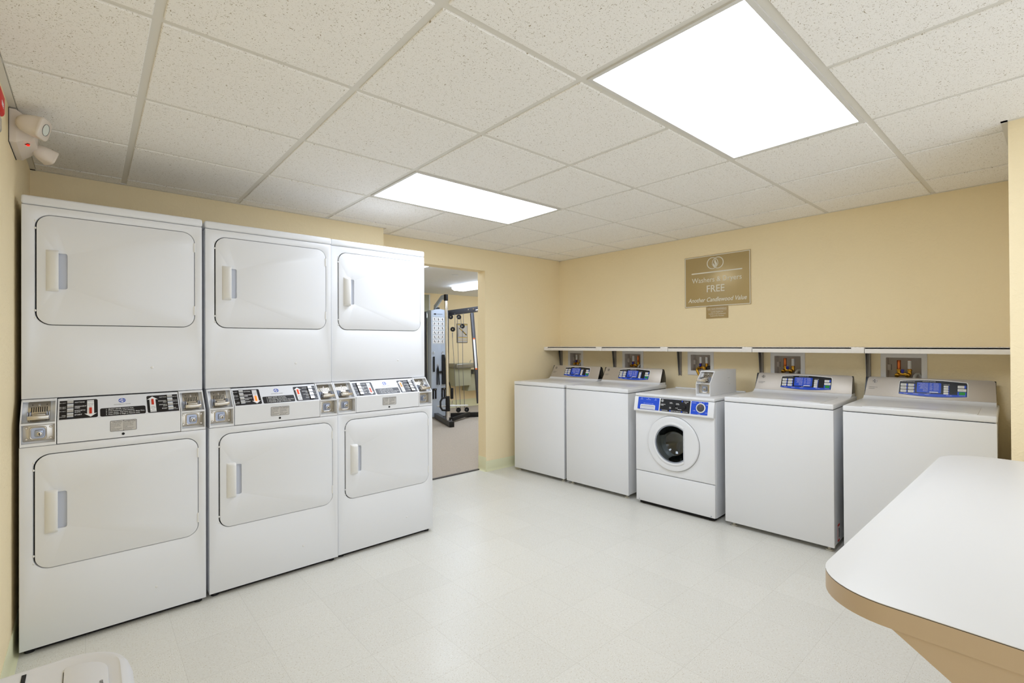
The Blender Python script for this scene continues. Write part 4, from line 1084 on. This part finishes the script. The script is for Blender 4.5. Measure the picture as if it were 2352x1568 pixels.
# wall mirror, poster, drinking fountain, gym lights, ceiling vent
mr = MB().box(3.6, 4.93, GY - .006, GY - .0005, .3, 2.30, .001).build('mirror', MIRR); tag(mr, 'tall wall mirror at the left of the gym back wall', 'mirror')
fr = MB().box(4.93, 4.955, GY - .010, GY - .0005, .3, 2.31, .002).build('mirror_frame', STEELW, mr)
po = thing('poster', 'framed yellow and black exercise poster on the gym wall', 'poster', (5.60, GY, 1.345))
MB().box(0, .268, -.012, -.0005, 0, .40, .002).build('frame', GYMDARK, po)
MB().box(.010, .258, -.014, -.012, .010, .390).build('print', POSTW, po)
PO = V(0, -.014, 0)
MB().box(.012, .256, -.0155, -.014, .368, .386).box(.012, .256, -.0155, -.014, .098, .112).box(.012, .256, -.0155, -.014, .055, .062).build('yellow_band', POSTY, po)
MB().prism([(.045, .300), (.060, .315), (.245, .175), (.235, .150)], PO, X, Z, .0005, .0015).build('dark_bar', POSTK, po)
MB().prism([(.060, .297), (.070, .300), (.135, .250), (.120, .242)], PO, X, Z, .0015, .0025).prism([(.160, .225), (.170, .228), (.220, .190), (.210, .180)], PO, X, Z, .0015, .0025).build('yellow_bar', POSTY, po)
mb = MB()
for q in range(9): mb.box(.030, .040, -.0155, -.014, .135 + q * .022, .145 + q * .022)
for q in range(10): mb.box(.05 + q * .018, .058 + q * .018, -.0155, -.014, .122, .130)
mb.build('scale_marks', POSTK, po)
MB().box(.012, .256, -.0150, -.014, .013, .052).build('grey_band', LABELG, po)

df = thing('drinking_fountain', 'grey two-level drinking fountain on the gym wall', 'drinking fountain', (5.42, GY, 0))
MB().box(-.08, .47, -.36, -.001, .83, .925, .02, 3).build('basin', FOUNTS, df)
MB().box(-.02, .42, -.34, -.06, .919, .927, .003).build('basin_rim', FOUNT, df)
MB().box(-.06, .34, -.28, -.001, .47, .83, .006).build('cabinet', FOUNT, df)
MB().tube([(.36, -.22, .925), (.36, -.22, .96), (.365, -.24, .985), (.35, -.26, .98)], .010, 10).build('spout', CHROME, df)
MB().box(.38, .78, -.34, -.001, .70, .785, .015).build('lower_basin', FOUNTS, df)
MB().loft([[V(.36, -.28, .70), V(.74, -.28, .70), V(.74, -.001, .70), V(.36, -.001, .70)], [V(.30, -.22, .35), V(.74, -.22, .35), V(.74, -.001, .35), V(.30, -.001, .35)]]).build('lower_cabinet', FOUNT, df, smooth=False)
for (x0, x1, y0, y1, lab) in ((4.63, 4.92, 1.3, 3.46, 'lit fluorescent fixture seen through the doorway, above the weight machine'), (2.66, 3.00, .75, 2.2, 'lit fluorescent fixture just inside the doorway, mostly hidden by the dryers'), (6.2, 6.5, 1.6, 3.8, 'lit fluorescent fixture far right in the gym, hidden by the wall')):
    t = thing('fluorescent_light', lab, 'ceiling light', ((x0 + x1) / 2, (y0 + y1) / 2, 2.335), 0, 'fluorescent lights in the gym')
    hx, hy = (x1 - x0) / 2, (y1 - y0) / 2
    MB().box(-hx + .02, hx - .02, -hy + .02, hy - .02, -.02, 0, .003).build('base', FRAMEW, t)
    MB().loft([[V(-hx, -hy, -.02), V(hx, -hy, -.02), V(hx, hy, -.02), V(-hx, hy, -.02)], [V(-hx * .97, -hy, -.05), V(hx * .97, -hy, -.05), V(hx * .97, hy, -.05), V(-hx * .97, hy, -.05)], [V(-hx * .7, -hy + .01, -.075), V(hx * .7, -hy + .01, -.075), V(hx * .7, hy - .01, -.075), V(-hx * .7, hy - .01, -.075)]]).build('lens', LIGHTG, t, smooth=False)
vt = MB().box(3.845, 3.945, 2.27, 2.31, 2.329, 2.3345, .002).build('ceiling_sensor', STEELW); tag(vt, 'small white plate on the gym ceiling beyond the doorway', 'ceiling plate')
